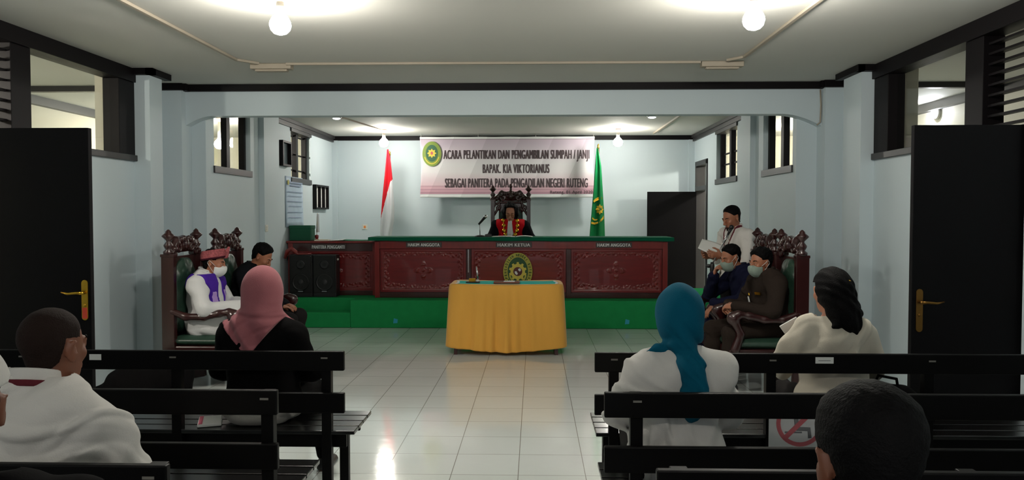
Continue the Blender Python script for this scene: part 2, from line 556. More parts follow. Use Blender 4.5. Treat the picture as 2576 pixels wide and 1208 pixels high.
# corridor cornices and ceiling battens
structure(MB().box(-5.905, -5.82, -2.5, 14.0, CEIL - .10, CEIL - .0005).build('trim_corridor_left', M['greytrim']))
structure(MB().box(4.89, 4.975, -2.5, 14.0, CEIL - .10, CEIL - .0005).build('trim_corridor_right', M['greytrim']))
structure(MB().box(-5.82, -4.16, 8.36, 8.44, CEIL - .06, CEIL - .0005).build('trim_batten_left', M['greytrim']))
structure(MB().box(3.45, 4.89, 8.36, 8.44, CEIL - .06, CEIL - .0005).build('trim_batten_right', M['greytrim']))

# ---- windows of the public area: head beam, sill, post, mullion, pane, louvres over the door
def front_window(n, x, s, y_louv0):
    """s = +1: the wall lies on the -x side (left), -1 right"""
    out = x - s * .14
    fr = MB()
    top = CEIL - .13
    fr.box(out, x + s * .03, y_louv0, 7.44, top, CEIL - .0005)          # head
    fr.box(out, x + s * .012, 7.14, 7.425, SILL, top)                    # post by the pier
    fr.box(out, x + s * .012, 5.65, 5.88, SILL, top)                     # mullion
    o = structure(fr.build('window_%d' % n, M['darktrim'], bevel=.004))
    MB().box(out - s * .02, x + s * .035, 5.86, 7.425, SILL - .055, SILL + .002).build('window_sill', M['greytrim'], o, bevel=.004)  # sill shares the frame's dark paint; its lit top is painted in grey
    MB().box(x - s * .075, x - s * .069, 5.87, 7.15, SILL, top + .005).build('window_pane', M['glass'], o)
    lv = MB()
    k = 9
    for i in range(k):
        z = SILL + .05 + i * (top - SILL - .04) / k
        a = Vector((x - s * .09, 0, z + .0)); b = Vector((x - s * .025, 0, z - .004))
        poly = [(a.x, a.z), (b.x, b.z), (b.x, b.z + .016), (a.x, a.z + .016)]
        lv.prism(poly, 'y', y_louv0 + .005, 5.66)
    lv.box(x - s * .055, x - s * .045, y_louv0 + .005, 5.66, SILL - .01, SILL + .03)
    lvo = lv.build('louvre_slats', M['darktrim'], o)
    return o
front_window(1, XL, 1, 4.85)
front_window(2, XR, -1, 5.08)

# ---- windows of the bench area: deep frame, two openings, panes
def rear_window(n, x, s, w, bars):
    ya, yb, za, zb = w
    out = x - s * .15
    fr = MB()
    fr.box(out, x + s * .02, ya - .02, yb + .02, za - .06, za + .02)
    fr.box(out, x + s * .02, ya - .02, yb + .02, zb - .06, zb + .02)
    o = structure(fr.build('window_%d' % n, M['greytrim'], bevel=.004))
    mid = (ya + yb) / 2
    ps = MB()
    for (a, b) in ((ya - .02, ya + .06), (mid - .05, mid + .05), (yb - .06, yb + .02)):
        ps.box(x - s * .13, x - s * .06, a, b, za - .005, zb - .05)
    ps.build('window_post', M['darktrim'], o)
    br = MB()
    for z in bars:
        br.box(x - s * .13, x - s * .10, ya + .05, mid - .04, z, z + .02)
        br.box(x - s * .13, x - s * .10, mid + .04, yb - .05, z, z + .02)
    if bars: br.build('glazing_bar', M['darktrim'], o)
    MB().box(x - s * .118, x - s * .112, ya + .02, yb - .02, za + .01, zb - .05).build('window_pane', M['glass'], o)
    return o
rear_window(3, RL, 1, WL1, [])
rear_window(4, RL, 1, WL2, [2.22, 2.46, 2.74])
rear_window(5, RR, -1, WR1, [])
rear_window(6, RR, -1, WR2, [2.3, 2.46])

# ---- doors
def handle_mesh(mt, s):
    pass
def door_leaf(n, x0, x1, y, z1, knob_x, lever, plate_m, ztop, zbot, tagged):
    o = structure(MB().box(x0, x1, y, y + .042, 0.008, z1).build('door_%d' % n, M['blackdoor'], bevel=.004))
    p = MB()
    pts = []
    hw = .0215
    for i in range(9):
        a = PI * i / 8; pts.append((knob_x + hw * math.cos(a), ztop - hw + hw * math.sin(a)))
    for i in range(9):
        a = PI + PI * i / 8; pts.append((knob_x + hw * math.cos(a), zbot + hw + hw * math.sin(a)))
    p.prism(pts, 'y', y - .006, y + .001)
    pl = p.build('handle_plate', plate_m, o, bevel=.0015)
    h = MB()
    zl = ztop - .085
    h.tube([(knob_x, y - .004, zl), (knob_x, y - .05, zl)], .009)
    h.tube([(knob_x, y - .05, zl), (knob_x + lever * .03, y - .052, zl + .002), (knob_x + lever * .09, y - .05, zl - .004), (knob_x + lever * .135, y - .046, zl + .006)], [.010, .009, .008, .005])
    h.build('door_lever', plate_m, pl)
    MB().ball((knob_x, y - .008, zl - .085), (.009, .006, .012)).build('keyhole_cover', plate_m, pl)
    if tagged:
        MB().box(knob_x - .016, knob_x + .016, y - .0085, y - .0055, zbot + .012, zbot + .085).build('red_tag', M['redtag'], pl)
    return o
door_leaf(1, -3.835, -2.955, 5.12, 2.125, -2.995, -1, M['brass'], 1.115, .845, True)
door_leaf(2, 2.435, 3.155, 5.12, 2.125, 2.485, 1, M['brassdark'], 1.07, .79, False)
# rear door, frame with transom
o = structure(MB().box(1.945, 2.785, 13.60, 13.64, 0.008, 1.945).build('door_3', M['blackdoor'], bevel=.003))
fr = MB()
fr.box(RR - .02, RR + .15, 12.78, 12.86, 0, 2.45); fr.box(RR - .02, RR + .15, 13.645, 13.70, 0, 2.45)
fr.box(RR - .02, RR + .15, 12.78, 13.70, 2.38, 2.46); fr.box(RR - .02, RR + .15, 12.86, 13.645, 1.955, 2.03)
structure(fr.build('trim_door_frame', M['greytrim'], bevel=.003))
MB().box(RR + .06, RR + .066, 12.86, 13.645, 2.03, 2.38).build('transom_pane', M['glass'], o).parent = None
to = bpy.data.objects['transom_pane']; to.name = 'window_7'; structure(to)

# ------------------------------------------------------------------ lamps
def bulb(loc, label, strength, group, col=(255, 250, 240), long=True, on_ceiling=True):
    x, y, z = loc
    o = empty('pendant_bulb', (x, y, CEIL if on_ceiling else z + .2), label, 'lamp', group=group)
    dz = (z - CEIL) if on_ceiling else -.2
    b = MB().lathe([(.05, 0), (.052, -.012), (.03, -.03), (.022, -.06), (.0, -.06)])
    b.build('ceiling_rose', M['lampbase'], o)
    MB().lathe([(.0, -.055), (.024, -.058), (.026, dz + .075), (.018, dz + .06), (0, dz + .06)]).build('lamp_holder', M['plastic'], o)
    prof = [(.018, .075), (.024, .055), (.042, .034), (.054, .006), (.057, -.014), (.05, -.038), (.033, -.056), (.012, -.063), (.002, -.064)]
    fat = 1.18 if y < 9 else 1.35
    MB().lathe([(r * fat, h * (fat if h < 0 else 1) + dz) for r, h in prof]).build('bulb', bulb_mat('lit_bulb', col, strength), o)
    return o
G = 'bare bulbs on the ceiling'
bulb((-1.60, 4.92, 2.755), 'bare lit bulb on the near ceiling, left one, above the left benches', LAMP_FRONT, G)
bulb((1.34, 4.88, 2.755), 'bare lit bulb on the near ceiling, right one, above the right benches', LAMP_FRONT, G)
bulb((-2.47, 12.8, 2.74), 'bare lit bulb on the rear ceiling above the red and white flag', LAMP_REAR, G)
bulb((1.35, 12.8, 2.74), 'bare lit bulb on the rear ceiling above the green flag', LAMP_REAR, G)
bulb((-4.54, 11.2, 2.58), 'lit bulb in the left corridor seen through the nearer rear window', LAMP_HALL, None, (255, 246, 232))
o = empty('wall_lamp', (4.97, 9.85, 2.80), 'round lit lamp on the right corridor wall seen through the near right window', 'lamp')
MB().lathe([(0, .0), (.08, 0), (.08, -.03), (.06, -.04), (0, -.04)], axis='x').build('lamp_base', M['plastic'], o)
MB().ball((-.045, 0, 0), (.03, .062, .05)).build('lamp_glass', bulb_mat('lit_lamp_glass', (245, 245, 255), LAMP_HALL), o)
for o in (bulb((-4.9, 4.2, 2.6), 'added lit bulb in the left corridor beside the louvres, out of view', LAMP_HALL, None, (255, 246, 232)),  # unseen bulb, added to brighten the left corridor
          bulb((4.1, 12.3, 2.6), 'added lit bulb at the far end of the right corridor', LAMP_HALL, None, (255, 246, 232)),  # added to light the corridor behind the right rear windows
          bulb((-1.6, -0.9, 2.755), 'bare lit bulb on the ceiling behind the last left bench', LAMP_NEAR, None),
          bulb((1.34, -0.9, 2.755), 'bare lit bulb on the ceiling behind the last right bench', LAMP_NEAR, None)):
    pass
def spot(loc, label):
    x, y = loc
    o = empty('ceiling_spot', (x, y, CEIL), label, 'lamp', group='small round ceiling lights')
    MB().lathe([(.07, 0), (.075, -.02), (.06, -.035), (.0, -.035)]).build('lamp_ring', M['plastic'], o)
    MB().ball((0, 0, -.034), (.055, .055, .018)).build('lamp_lens', bulb_mat('lit_lens', (240, 244, 255), 9), o)
spot((-2.79, 11.0), 'small round white ceiling light left of the banner, at the end of a cable')
spot((1.63, 11.0), 'small round white ceiling light right of the green flag bulb')

# surface cable ducts and boxes on the ceiling
def duct(pts, label, w=.03, h=.022):
    m = MB()
    for a, b in zip(pts[:-1], pts[1:]):
        a = Vector(a); b = Vector(b); t = (b - a).normalized(); n = Vector((-t.y, t.x)) * w / 2
        p = [a - n, a + n, b + n, b - n]
        m.prism([(q.x, q.y) for q in p], 'z', CEIL - h, CEIL - .0005)
    return tag(m.build('cable_duct', M['conduit'], bevel=.003), label, 'cable duct')
duct([(-2.66, -2.0), (-2.66, 6.95), (-2.52, 7.12)], 'long plastic cable duct running forward along the left side of the near ceiling')
duct([(1.83, -2.0), (1.83, 6.95), (1.72, 7.1)], 'long plastic cable duct running forward along the right side of the near ceiling')
duct([(-2.28, 7.16), (1.5, 7.18)], 'plastic cable duct running across the near ceiling between two junction boxes', .028)
duct([(2.02, 9.0), (2.02, 13.4)], 'white cable duct running back on the rear ceiling right of the green flag', .035, .025)
duct([(-2.74, 11.1), (-2.5, 12.7)], 'thin white cable duct from small ceiling light to the rear left bulb', .025)
def jbox(x, y, label):
    m = MB().box(x - .19, x + .19, y - .05, y + .05, CEIL - .05, CEIL - .0005)
    m.box(x - .15, x + .15, y - .035, y + .035, CEIL - .07, CEIL - .05)
    tag(m.build('junction_box', M['conduit'], bevel=.008), label, 'junction box', 'ceiling junction boxes')
jbox(-2.43, 7.22, 'flat pale junction box on the near ceiling, at the left end of the cross duct')
jbox(1.70, 7.22, 'flat pale junction box on the near ceiling, at the right end of the cross duct')
tag(MB().tube([(2.99, 8.34, 2.86), (3.0, 8.345, 2.7), (2.995, 8.345, 2.52), (2.96, 8.35, 2.49)], .008).build('hanging_cable', M['conduit']), 'thin grey cable running down the arch wall to its right haunch', 'cable')
# ------------------------------------------------------------------ platform
o = empty('carpeted_platform', (-.4, 10.6, 0), 'green carpeted platform under the long judges bench', 'platform')
PZ = .382
m = MB()
m.prism([(-2.12, 0), (3.12, 0), (3.12, 1.9), (-3.12, 1.9), (-3.12, .27), (-2.12, .27)], 'z', 0.001, PZ)
m.build('platform_deck', M['carpet'], o, bevel=.012)
MB().box(-3.12, -2.121, 0, .272, .001, .21).build('platform_step', M['carpet'], o, bevel=.012)
for (x, lab) in ((-1.9, 'small blue tape patch on the green platform front, left of the yellow table'), (1.25, 'small blue tape patch on the green platform front, right of the yellow table')):
    tag(MB().prism([(x - .03, .065), (x + .028, .07), (x + .034, .12), (x - .02, .135)], 'y', 10.595, 10.6005).build('tape_patch', M['bluetag']), lab, 'tape', 'blue tape patches')

# ------------------------------------------------------------------ judges' bench with carved panels
def carve(u, v, W, H, center=True):
    """relief height (metres) of a carved panel; u,v in metres from the lower left corner"""
    e = min(u, v, W - u, H - v)
    if e < .035: return .022
    if e < .05: return .022 - .012 * (e - .035) / .015
    h = .008
    if e < .062: h = .014
    cx = min(u, W - u) - .05; cy = min(v, H - v) - .05
    # leafy corner and border carving
    bw = .085 + .04 * math.exp(-(cx / .16) ** 2) * math.exp(-(cy / .16) ** 2) * 3
    if e - .05 < bw * .55:
        w = math.sin(cx * 84) * math.sin(cy * 84 + 1.3 * math.sin(cx * 47)) 
        fade = math.exp(-(max(0, min(cx, .5) - .0) / .22) ** 2) + math.exp(-(cy / .16) ** 2) * .6
        h += max(0, w) * .013 * min(1, fade)
    if center:
        dx, dy = u - W / 2, v - H / 2
        r = math.hypot(dx, dy * 1.05); a = math.atan2(dy, dx)
        arm = .06 + .075 * abs(math.cos(2 * a)) ** 3
        if r < arm:
            h += .016 * max(0, math.cos(r * 70)) * (1 - r / arm) ** .4 + .004
    return h
def carved_panel(x0, x1, z0, z1, y, parent, center=True, mt='mahogh'):
    W, H = x1 - x0, z1 - z0
    nu, nv = max(8, int(W / .0066)), max(8, int(H / .0066))
    m = MB().grid(lambda u, v: (x0 + u * W, y - carve(u * W, v * H, W, H, center), z0 + v * H), nu, nv, smooth=True)
    m.box(x0 - .002, x1 + .002, y, y + .02, z0 - .002, z1 + .002)
    p = m.build('carved_panel', M[mt], parent)
    return p
def plate(text, xc, zc, w, h, y, parent, tw, th, m_plate='plate'):
    p = MB().box(xc - w / 2, xc + w / 2, y - .014, y + .003, zc - h / 2, zc + h / 2).build('name_plate', M[m_plate], parent, bevel=.003)
    lettering(text, tw, th, (xc, y - .0145, zc), M['letter'], p, bold=.045)
    return p

YB = 10.93
o = empty('judges_bench', (-.2, YB, PZ), 'long carved mahogany judges bench with dark green cloth top', 'bench desk')
L = lambda x: x + .2
def relbox(m, x0, x1, y0, y1, z0, z1): return m.box(L(x0), L(x1), y0, y1, z0, z1)
m = MB(); relbox(m, -2.24, 1.84, .03, .46, .02, .80)
m.build('bench_carcass', M['mahogd'], o)
m = MB(); relbox(m, -2.18, 1.78, -.012, .04, .69, .80)
m.build('top_rail', M['mahog'], o, bevel=.004)
m = MB(); relbox(m, -2.24, 1.84, -.01, .04, 0, .075)
m.build('base_rail', M['mahogd'], o, bevel=.006)
for (a, b, mt) in ((-2.245, -2.175, 'mahog'), (-.955, -.89, 'mahogd'), (.44, .505, 'mahogd'), (1.775, 1.845, 'mahog')):
    m = MB(); relbox(m, a, b, -.02, .06, 0, .79 if mt == 'mahog' else .69)
    m.build('bench_post', M[mt], o, bevel=.004)
for (a, b, c) in ((-2.17, -.96, True), (-.885, .435, False), (.51, 1.77, True)):
    carved_panel(L(a), L(b), .08, .685, .03, o, c)
m = MB(); relbox(m, -2.305, 1.905, -.05, .56, .80, .835)
m.build('bench_top', M['mahogd'], o, bevel=.006)
# green cloth laid over the top, with a front fall
def cl(u, v):
    x = L(-2.325) + u * 4.25
    if v < .2: y, z = -.066 - .002 * math.sin(u * 60), .80 + v / .2 * .045 + .003 * math.sin(u * 37)
    else:
        y, z = -.066 + (v - .2) / .8 * .64, .846
    return (x, y, z)
m = MB().grid(cl, 120, 15)
oc = m.build('bench_cloth', M['feltgreen'], o)
md = oc.modifiers.new('solid', 'SOLIDIFY'); md.thickness = .006; md.offset = 1
plate('HAKIM ANGGOTA', L(-1.55), .745, .50, .072, -.012, o, .445, .044)
plate('HAKIM KETUA', L(-.29), .745, .50, .072, -.012, o, .455, .044)
plate('HAKIM ANGGOTA', L(1.10), .745, .50, .072, -.012, o, .46, .044)
m = MB().box(L(-.932), L(-.918), -.035, -.018, .36, .68)
m.build('steel_strip', M['steel'], o)

# ---- court emblem leaning against the bench front
def oval(rx, rz, n=48, cx=0, cz=0): return [(cx + rx * math.cos(2 * PI * i / n), cz + rz * math.sin(2 * PI * i / n)) for i in range(n)]
def star(n, r0, r1, cx=0, cz=0, sx=1, rot=0):
    return [(cx + sx * (r0 if i % 2 == 0 else r1) * math.sin(PI * i / n + rot), cz + (r0 if i % 2 == 0 else r1) * math.cos(PI * i / n + rot)) for i in range(2 * n)]
def gear(n, r0, r1, sx=1):
    p = []
    for i in range(n):
        a = 2 * PI * i / n; w = PI / n
        for (t, r) in ((-.55, r1), (-.36, r0), (.36, r0), (.55, r1)):
            p.append((sx * r * math.sin(a + t * w), r * math.cos(a + t * w)))
    return p
e = empty('court_emblem', (-.235, YB - .022, PZ + .375), 'oval olive and green court emblem mounted on the middle of the bench front', 'emblem')
MB().prism(oval(.205, .262), 'y', -.016, 0).build('emblem_board', M['olive'], e, bevel=.003)
MB().prism(oval(.142, .198), 'y', -.019, -.015).build('emblem_field', M['emgreen'], e)
MB().prism(gear(10, .132, .108, .94), 'y', -.025, -.018).build('emblem_gear', M['emyellow'], e)
MB().prism(oval(.062, .062), 'y', -.028, -.024).build('emblem_disc', M['emmaroon'], e)
q = MB()
q.prism([(.005, .036), (.035, .048), (.045, .02), (.03, -.002), (.005, .02)], 'y', -.0305, -.0275)
q.build('emblem_shield_quarter', M['letter'], e)
q = MB().prism([(-.045, .0), (-.02, .006), (.002, -.03), (-.012, -.048), (-.038, -.03)], 'y', -.0305, -.0275)
q.build('emblem_shield_quarter', M['letter'], e)
def sweep_band(rx, rz, w, a0, a1, y0, y1, n=24):
    pts = []
    for i in range(n + 1):
        a = a0 + (a1 - a0) * i / n; pts.append(((rx + w / 2) * math.cos(a), (rz + w / 2) * math.sin(a)))
    for i in range(n, -1, -1):
        a = a0 + (a1 - a0) * i / n; pts.append(((rx - w / 2) * math.cos(a), (rz - w / 2) * math.sin(a)))
    return MB().prism(pts, 'y', y0, y1)
sweep_band(.118, .165, .024, PI * 1.1, PI * 1.9, -.024, -.017).build('emblem_ribbon', M['olive'], e)
sweep_band(.172, .228, .045, PI * 1.17, PI * 1.83, -.020, -.0155).build('emblem_ribbon', M['emgreen'], e)
sweep_band(.172, .228, .012, PI * 1.17, PI * 1.83, -.024, -.019).build('emblem_ribbon', M['emyellow'], e)
txt = 'PENGADILAN NEGERI RUTENG'
parts = []
lm = None
for i, ch in enumerate(txt):
    if ch == ' ': continue
    t = i / (len(txt) - 1)
    a = PI * 1.13 - t * PI * 1.26
    me = text_mesh(ch, .021 if ch != 'I' else .006, .034, .003, .03)
    px, pz = .173 * math.cos(a), .230 * math.sin(a)
    tang = math.atan2(.230 * math.cos(a), -.173 * math.sin(a)) + PI
    mt4 = Matrix.Translation((px, -.0165, pz)) @ Matrix.Rotation(-tang, 4, 'Y')
    me.transform(mt4)
    parts.append(me)
bm = bmesh.new()
for me in parts: bm.from_mesh(me)
lm = bpy.data.meshes.new('lettering'); bm.to_mesh(lm); bm.free()
lm.materials.append(M['emgreen'])
link(bpy.data.objects.new('ring_lettering', lm), e)

# ---- clerk's side desk
YS = 11.24
o = empty('clerk_desk', (-2.95, YS, PZ), 'carved mahogany side desk behind the two loudspeakers, left of the judges bench', 'desk')
LS = lambda x: x + 2.95
m = MB().box(LS(-3.56), LS(-2.27), .03, .5, .01, .76); m.build('desk_carcass', M['mahogd'], o)
MB().box(LS(-3.59), LS(-2.26), -.03, .53, .755, .787).build('desk_top', M['mahog'], o, bevel=.006)
MB().box(LS(-3.56), LS(-2.27), -.005, .04, .64, .755).build('top_rail', M['mahogd'], o, bevel=.004)
MB().box(LS(-3.57), LS(-3.50), -.012, .05, 0, .755).build('desk_post', M['mahog'], o, bevel=.004)
MB().box(LS(-2.34), LS(-2.265), -.012, .05, 0, .755).build('desk_post', M['mahog'], o, bevel=.004)
MB().box(LS(-3.5), LS(-2.34), -.005, .04, 0, .07).build('base_rail', M['mahogd'], o, bevel=.004)
carved_panel(LS(-3.50), LS(-2.34), .07, .64, .03, o, True)
plate('PANITERA PENGGANTI', LS(-2.98), .70, .52, .07, -.008, o, .475, .05)
oc = MB().grid(lambda u, v: (LS(-2.93) + u * .66, -.01 + v * .5, .7885 + .002 * math.sin(u * 9)), 20, 6).build('desk_cloth', M['turq'], o)
md = oc.modifiers.new('solid', 'SOLIDIFY'); md.thickness = .004; md.offset = 1
oc.data.materials.clear(); oc.data.materials.append(M['feltgreen'])

def speaker(x0, x1, y, lab):
    w, h, d = x1 - x0, .60, .235
    o = empty('loudspeaker', ((x0 + x1) / 2, y, PZ), lab, 'loudspeaker', group='loudspeakers before the side desk')
    MB().box(-w / 2, w / 2, .02, d, 0, h).build('cabinet', M['blackplastic'], o, bevel=.006)
    MB().box(-w / 2 + .012, w / 2 - .012, .004, .022, .06, h - .012).build('grille', M['grille'], o, bevel=.006)
    MB().lathe([(.118, .004), (.122, -.006), (.108, -.008), (.10, -.001), (.045, -.001), (.03, -.006), (.0, -.008)], (0, .006, .21), 28, axis='y').build('woofer_ring', M['blackplastic'], o)
    MB().lathe([(.062, .004), (.064, -.005), (.05, -.006), (.02, -.001), (0, -.001)], (0, .006, .46), 24, axis='y').build('tweeter_ring', M['blackplastic'], o)
    MB().box(-.035, .035, -.002, .006, .076, .088).build('silver_badge', M['steel'], o)
    return o
speaker(-3.475, -3.147, 10.96, 'black loudspeaker against the left wall, under the red cable')
sp = speaker(-3.14, -2.81, 10.97, 'black loudspeaker beside the carved side desk panel, with a white knob on its side')
MB().ball((.17, .10, .53), .016).build('white_knob', M['plastic'], sp)
tag(MB().tube([(-3.54, 10.99, .93), (-3.5, 10.97, 1.03), (-3.44, 10.98, 1.07), (-3.38, 10.98, 1.02), (-3.36, 10.985, .992), (-3.25, 10.99, .990), (-3.17, 11.02, .990)], [.02, .03, .032, .028, .012, .009, .008]).build('red_cable', M['mahog']), 'coiled red cable lying on top of the left loudspeaker', 'cable')

# items on the side desk
DT = PZ + .787
b = empty('green_box', (-3.415, 11.42, DT), 'dark green fabric box at the left end of the side desk', 'box')
MB().box(-.155, .155, -.12, .12, 0, .205).build('box_body', M['greenbox'], b, bevel=.008)
MB().box(-.16, .16, -.125, .125, .17, .222).build('box_lid', M['greenbox'], b, bevel=.008)
f = empty('table_flag', (-3.21, 11.45, DT), 'small white table flag on a turned red stand, right of the green box', 'flag')
MB().lathe([(.0, 0), (.035, 0), (.036, .012), (.018, .03), (.026, .036), (.03, .075), (.012, .085), (0, .085)]).build('flag_stand', M['mahog'], f)
MB().tube([(0, 0, .08), (.012, 0, .40)], .004).build('flag_stick', M['brass'], f)
MB().grid(lambda u, v: (.004 + .008 * v + (u - .3) * .045 * (1.1 - .5 * v), .012 * math.sin(u * 9), .12 + v * .27), 10, 8).build('flag_cloth', M['flagwhite'], f).modifiers.new('s', 'SOLIDIFY').thickness = .003
def book(name, x, y, z, w, d, h, mt, lab, rz=0.0, cat='book'):
    o = empty(name, (x, y, z), lab, cat, rz)
    MB().box(-w / 2, w / 2, -d / 2, d / 2, 0, h * .15).build('lower_cover', M[mt], o)
    MB().box(-w / 2, w / 2, -d / 2, d / 2, h * .85, h).build('upper_cover', M[mt], o)
    MB().box(-w / 2 + .004, w / 2 - .003, -d / 2 + .003, d / 2 - .003, h * .14, h * .86).build('page_block', M['white'], o)
    return o
book('book', -3.09, 11.3, DT, .2, .15, .018, 'paperyellow', 'flat buff coloured book on the side desk, near its middle', .05)
m = MB().grid(lambda u, v: (-.11 + u * .22, -.1 + v * .2, .004 + .02 * u * u * (v * .6 + .4)), 8, 6)
o = m.build('paper_sheet', M['white']); o.location = (-2.88, 11.32, DT + .0005); o.modifiers.new('s', 'SOLIDIFY').thickness = .003
tag(o, 'loose white paper with a lifted corner on the side desk', 'paper')

# ---- things on the judges' bench
BT = PZ + .854
o = empty('desk_microphone', (-.775, 11.08, BT), 'black desk microphone on an angled stand, on the judges bench', 'microphone')
MB().lathe([(0, 0), (.075, 0), (.078, .008), (.06, .018), (.012, .026), (0, .026)]).build('stand_base', M['blackplastic'], o)
MB().tube([(0, 0, .02), (-.004, 0, .19)], .006).build('stand_rod', M['steel'], o)
a, b = Vector((-.018, 0, .175)), Vector((.088, -.03, .295))
MB().tube([a, a.lerp(b, .3), a.lerp(b, .72), a.lerp(b, .78), b], [.014, .017, .02, .024, .016], 12).build('microphone_body', M['blackplastic'], o)
MB().ball(a.lerp(b, .93), .026).build('microphone_head', M['steel'], o)
o = empty('switch_box', (-.66, 11.10, BT), 'small black box beside the desk microphone base', 'box')
MB().box(-.045, .045, -.03, .03, 0, .035).build('box_body', M['blackplastic'], o, bevel=.004)
MB().box(-.025, .025, -.02, .02, .034, .039).build('push_key', M['lettergrey'], o)
def page(x0, x1, y0, y1, z, sag, lab):
    W, D = x1 - x0, y1 - y0
    m = MB().grid(lambda u, v: (-W / 2 + u * W, -D / 2 + v * D, .003 + sag * math.sin(u * PI) + .002 * v), 12, 6)
    o = m.build('paper_sheet', M['white']); o.location = ((x0 + x1) / 2, (y0 + y1) / 2, z)
    o.modifiers.new('s', 'SOLIDIFY').thickness = .003
    return tag(o, lab, 'paper', 'papers on the judges bench')
page(-.60, -.28, 10.98, 11.2, BT, .006, 'white paper sheet on the judges bench before the judge, left one')
page(-.27, -.03, 10.97, 11.2, BT, .012, 'curling white paper sheet on the judges bench before the judge, right one')

# ------------------------------------------------------------------ yellow clothed oath table
TX, TY = -.317, 8.86
o = empty('oath_table', (TX, TY, 0), 'small wooden table hidden under the golden cloth, only its dark feet showing', 'table')
MB().box(-.55, .55, -.25, .25, .735, .765).build('table_top', M['mahog'], o, bevel=.004)
for sx in (-1, 1):
    for sy in (-1, 1):
        MB().add([(sx * q + dx * .02, sy * (.225 + (q - .52) * .4) + dy * .02, z) for q, z in ((.558, 0), (.52, .736)) for dx, dy in ((-1, -1), (1, -1), (1, 1), (-1, 1))], [(0, 3, 2, 1), (4, 5, 6, 7), (0, 1, 5, 4), (1, 2, 6, 5), (2, 3, 7, 6), (3, 0, 4, 7)]).build('leg', M['mahogd'], o, bevel=.003)
def drape(u, v):
    """u around the skirt, v from the top centre out over the edge and down"""
    a = u * 2 * PI
    n = 6.0
    c, s = math.cos(a), math.sin(a)
    k = (abs(c) ** n + abs(s) ** n) ** (-1 / n)
    hx, hy = .632, .30
    ex, ey = hx * k * c, hy * k * s
    TV = .34
    if v < TV:
        t = v / TV
        z = .772 + (.012 * (abs(c) * abs(s) * 2) ** 3) * t ** 4
        return (ex * t, ey * t, z)
    t = (v - TV) / (1 - TV)
    corner = (abs(c * s) * 2) ** 4
    drop = .715 + .014 * math.cos(4 * a) - .05 * (1 if s < 0 else .5) * (abs(c) ** 3)
    z = .772 + .012 * corner * (1 - t) ** 3 - drop * t
    L_ = a * 1.0
    fold = (math.sin(ex * 23 + 1.0) + .7 * math.sin(ex * 41 + 2 + math.sin(ex * 7)) + .4 * math.sin(ex * 75)) * .012 if abs(s) > abs(c) * .45 else math.sin(ey * 26) * .012
    win = math.exp(-((ex + .08) / .42) ** 2) if abs(s) > abs(c) * .45 else .7
    f = fold * win * (t ** .6) * 1.9
    flare = .006 + .028 * t + .02 * corner * t
    nx, ny = (0, math.copysign(1, s)) if abs(s) > abs(c) * .45 else (math.copysign(1, c), 0)
    r = math.hypot(ex, ey)
    rnd = min(1, t * 14)
    return (ex + nx * f + ex / r * flare * rnd, ey + ny * f + ey / r * (flare + .006) * rnd, z - .006 * min(1, t * 20))
m = MB().grid(drape, 360, 66)
oc = m.build('table_cloth', M['yellow']); oc.location = (TX, TY, 0)
md = oc.modifiers.new('s', 'SOLIDIFY'); md.thickness = .004; md.offset = 1
tag(oc, 'golden yellow cloth draped in folds over the small table', 'tablecloth')
m = MB().grid(lambda u, v: ((u - .5) * 1.14 + .012 * math.sin(v * 5), (v - .5) * .40 + .006 * math.sin(u * 7), .7785 + .006 * abs(2 * u - 1) ** 6), 40, 10,
              mif=lambda u, v: 1 if (u < .03 or u > .97) else 0)
oc = m.build('table_runner', [M['turq'], M['white']]); oc.location = (TX, TY + .02, 0)
oc.modifiers.new('s', 'SOLIDIFY').thickness = .003
tag(oc, 'turquoise runner lying on the golden table cloth', 'table runner')
o = empty('pen_stand', (TX - .37, TY - .05, .781), 'brass pen stand with an upright grey pen, left on the turquoise runner', 'pen stand')
MB().box(-.085, .07, -.05, .05, 0, .012).build('stand_base', M['blackplastic'], o, bevel=.003)
MB().box(-.055, .02, -.02, .02, .012, .05).build('brass_block', M['brass'], o, bevel=.004)
MB().lathe([(.0, .012), (.016, .012), (.02, .03), (.012, .035), (0, .035)], (.042, 0, 0)).build('pen_cup', M['plastic'], o)
MB().tube([(.045, 0, .03), (.04, 0, .10), (.028, 0, .185)], [.008, .011, .006]).build('pen', M['steel'], o)
o = empty('document_folder', (TX + .005, TY - .09, .782), 'brown document folder on the turquoise runner, in the middle of the table', 'folder')
MB().box(-.145, .145, -.10, .10, 0, .018).build('folder_cover', M['brown'], o, bevel=.003)
MB().box(-.035, .09, -.06, .07, .018, .021).build('paper_label', M['white'], o)

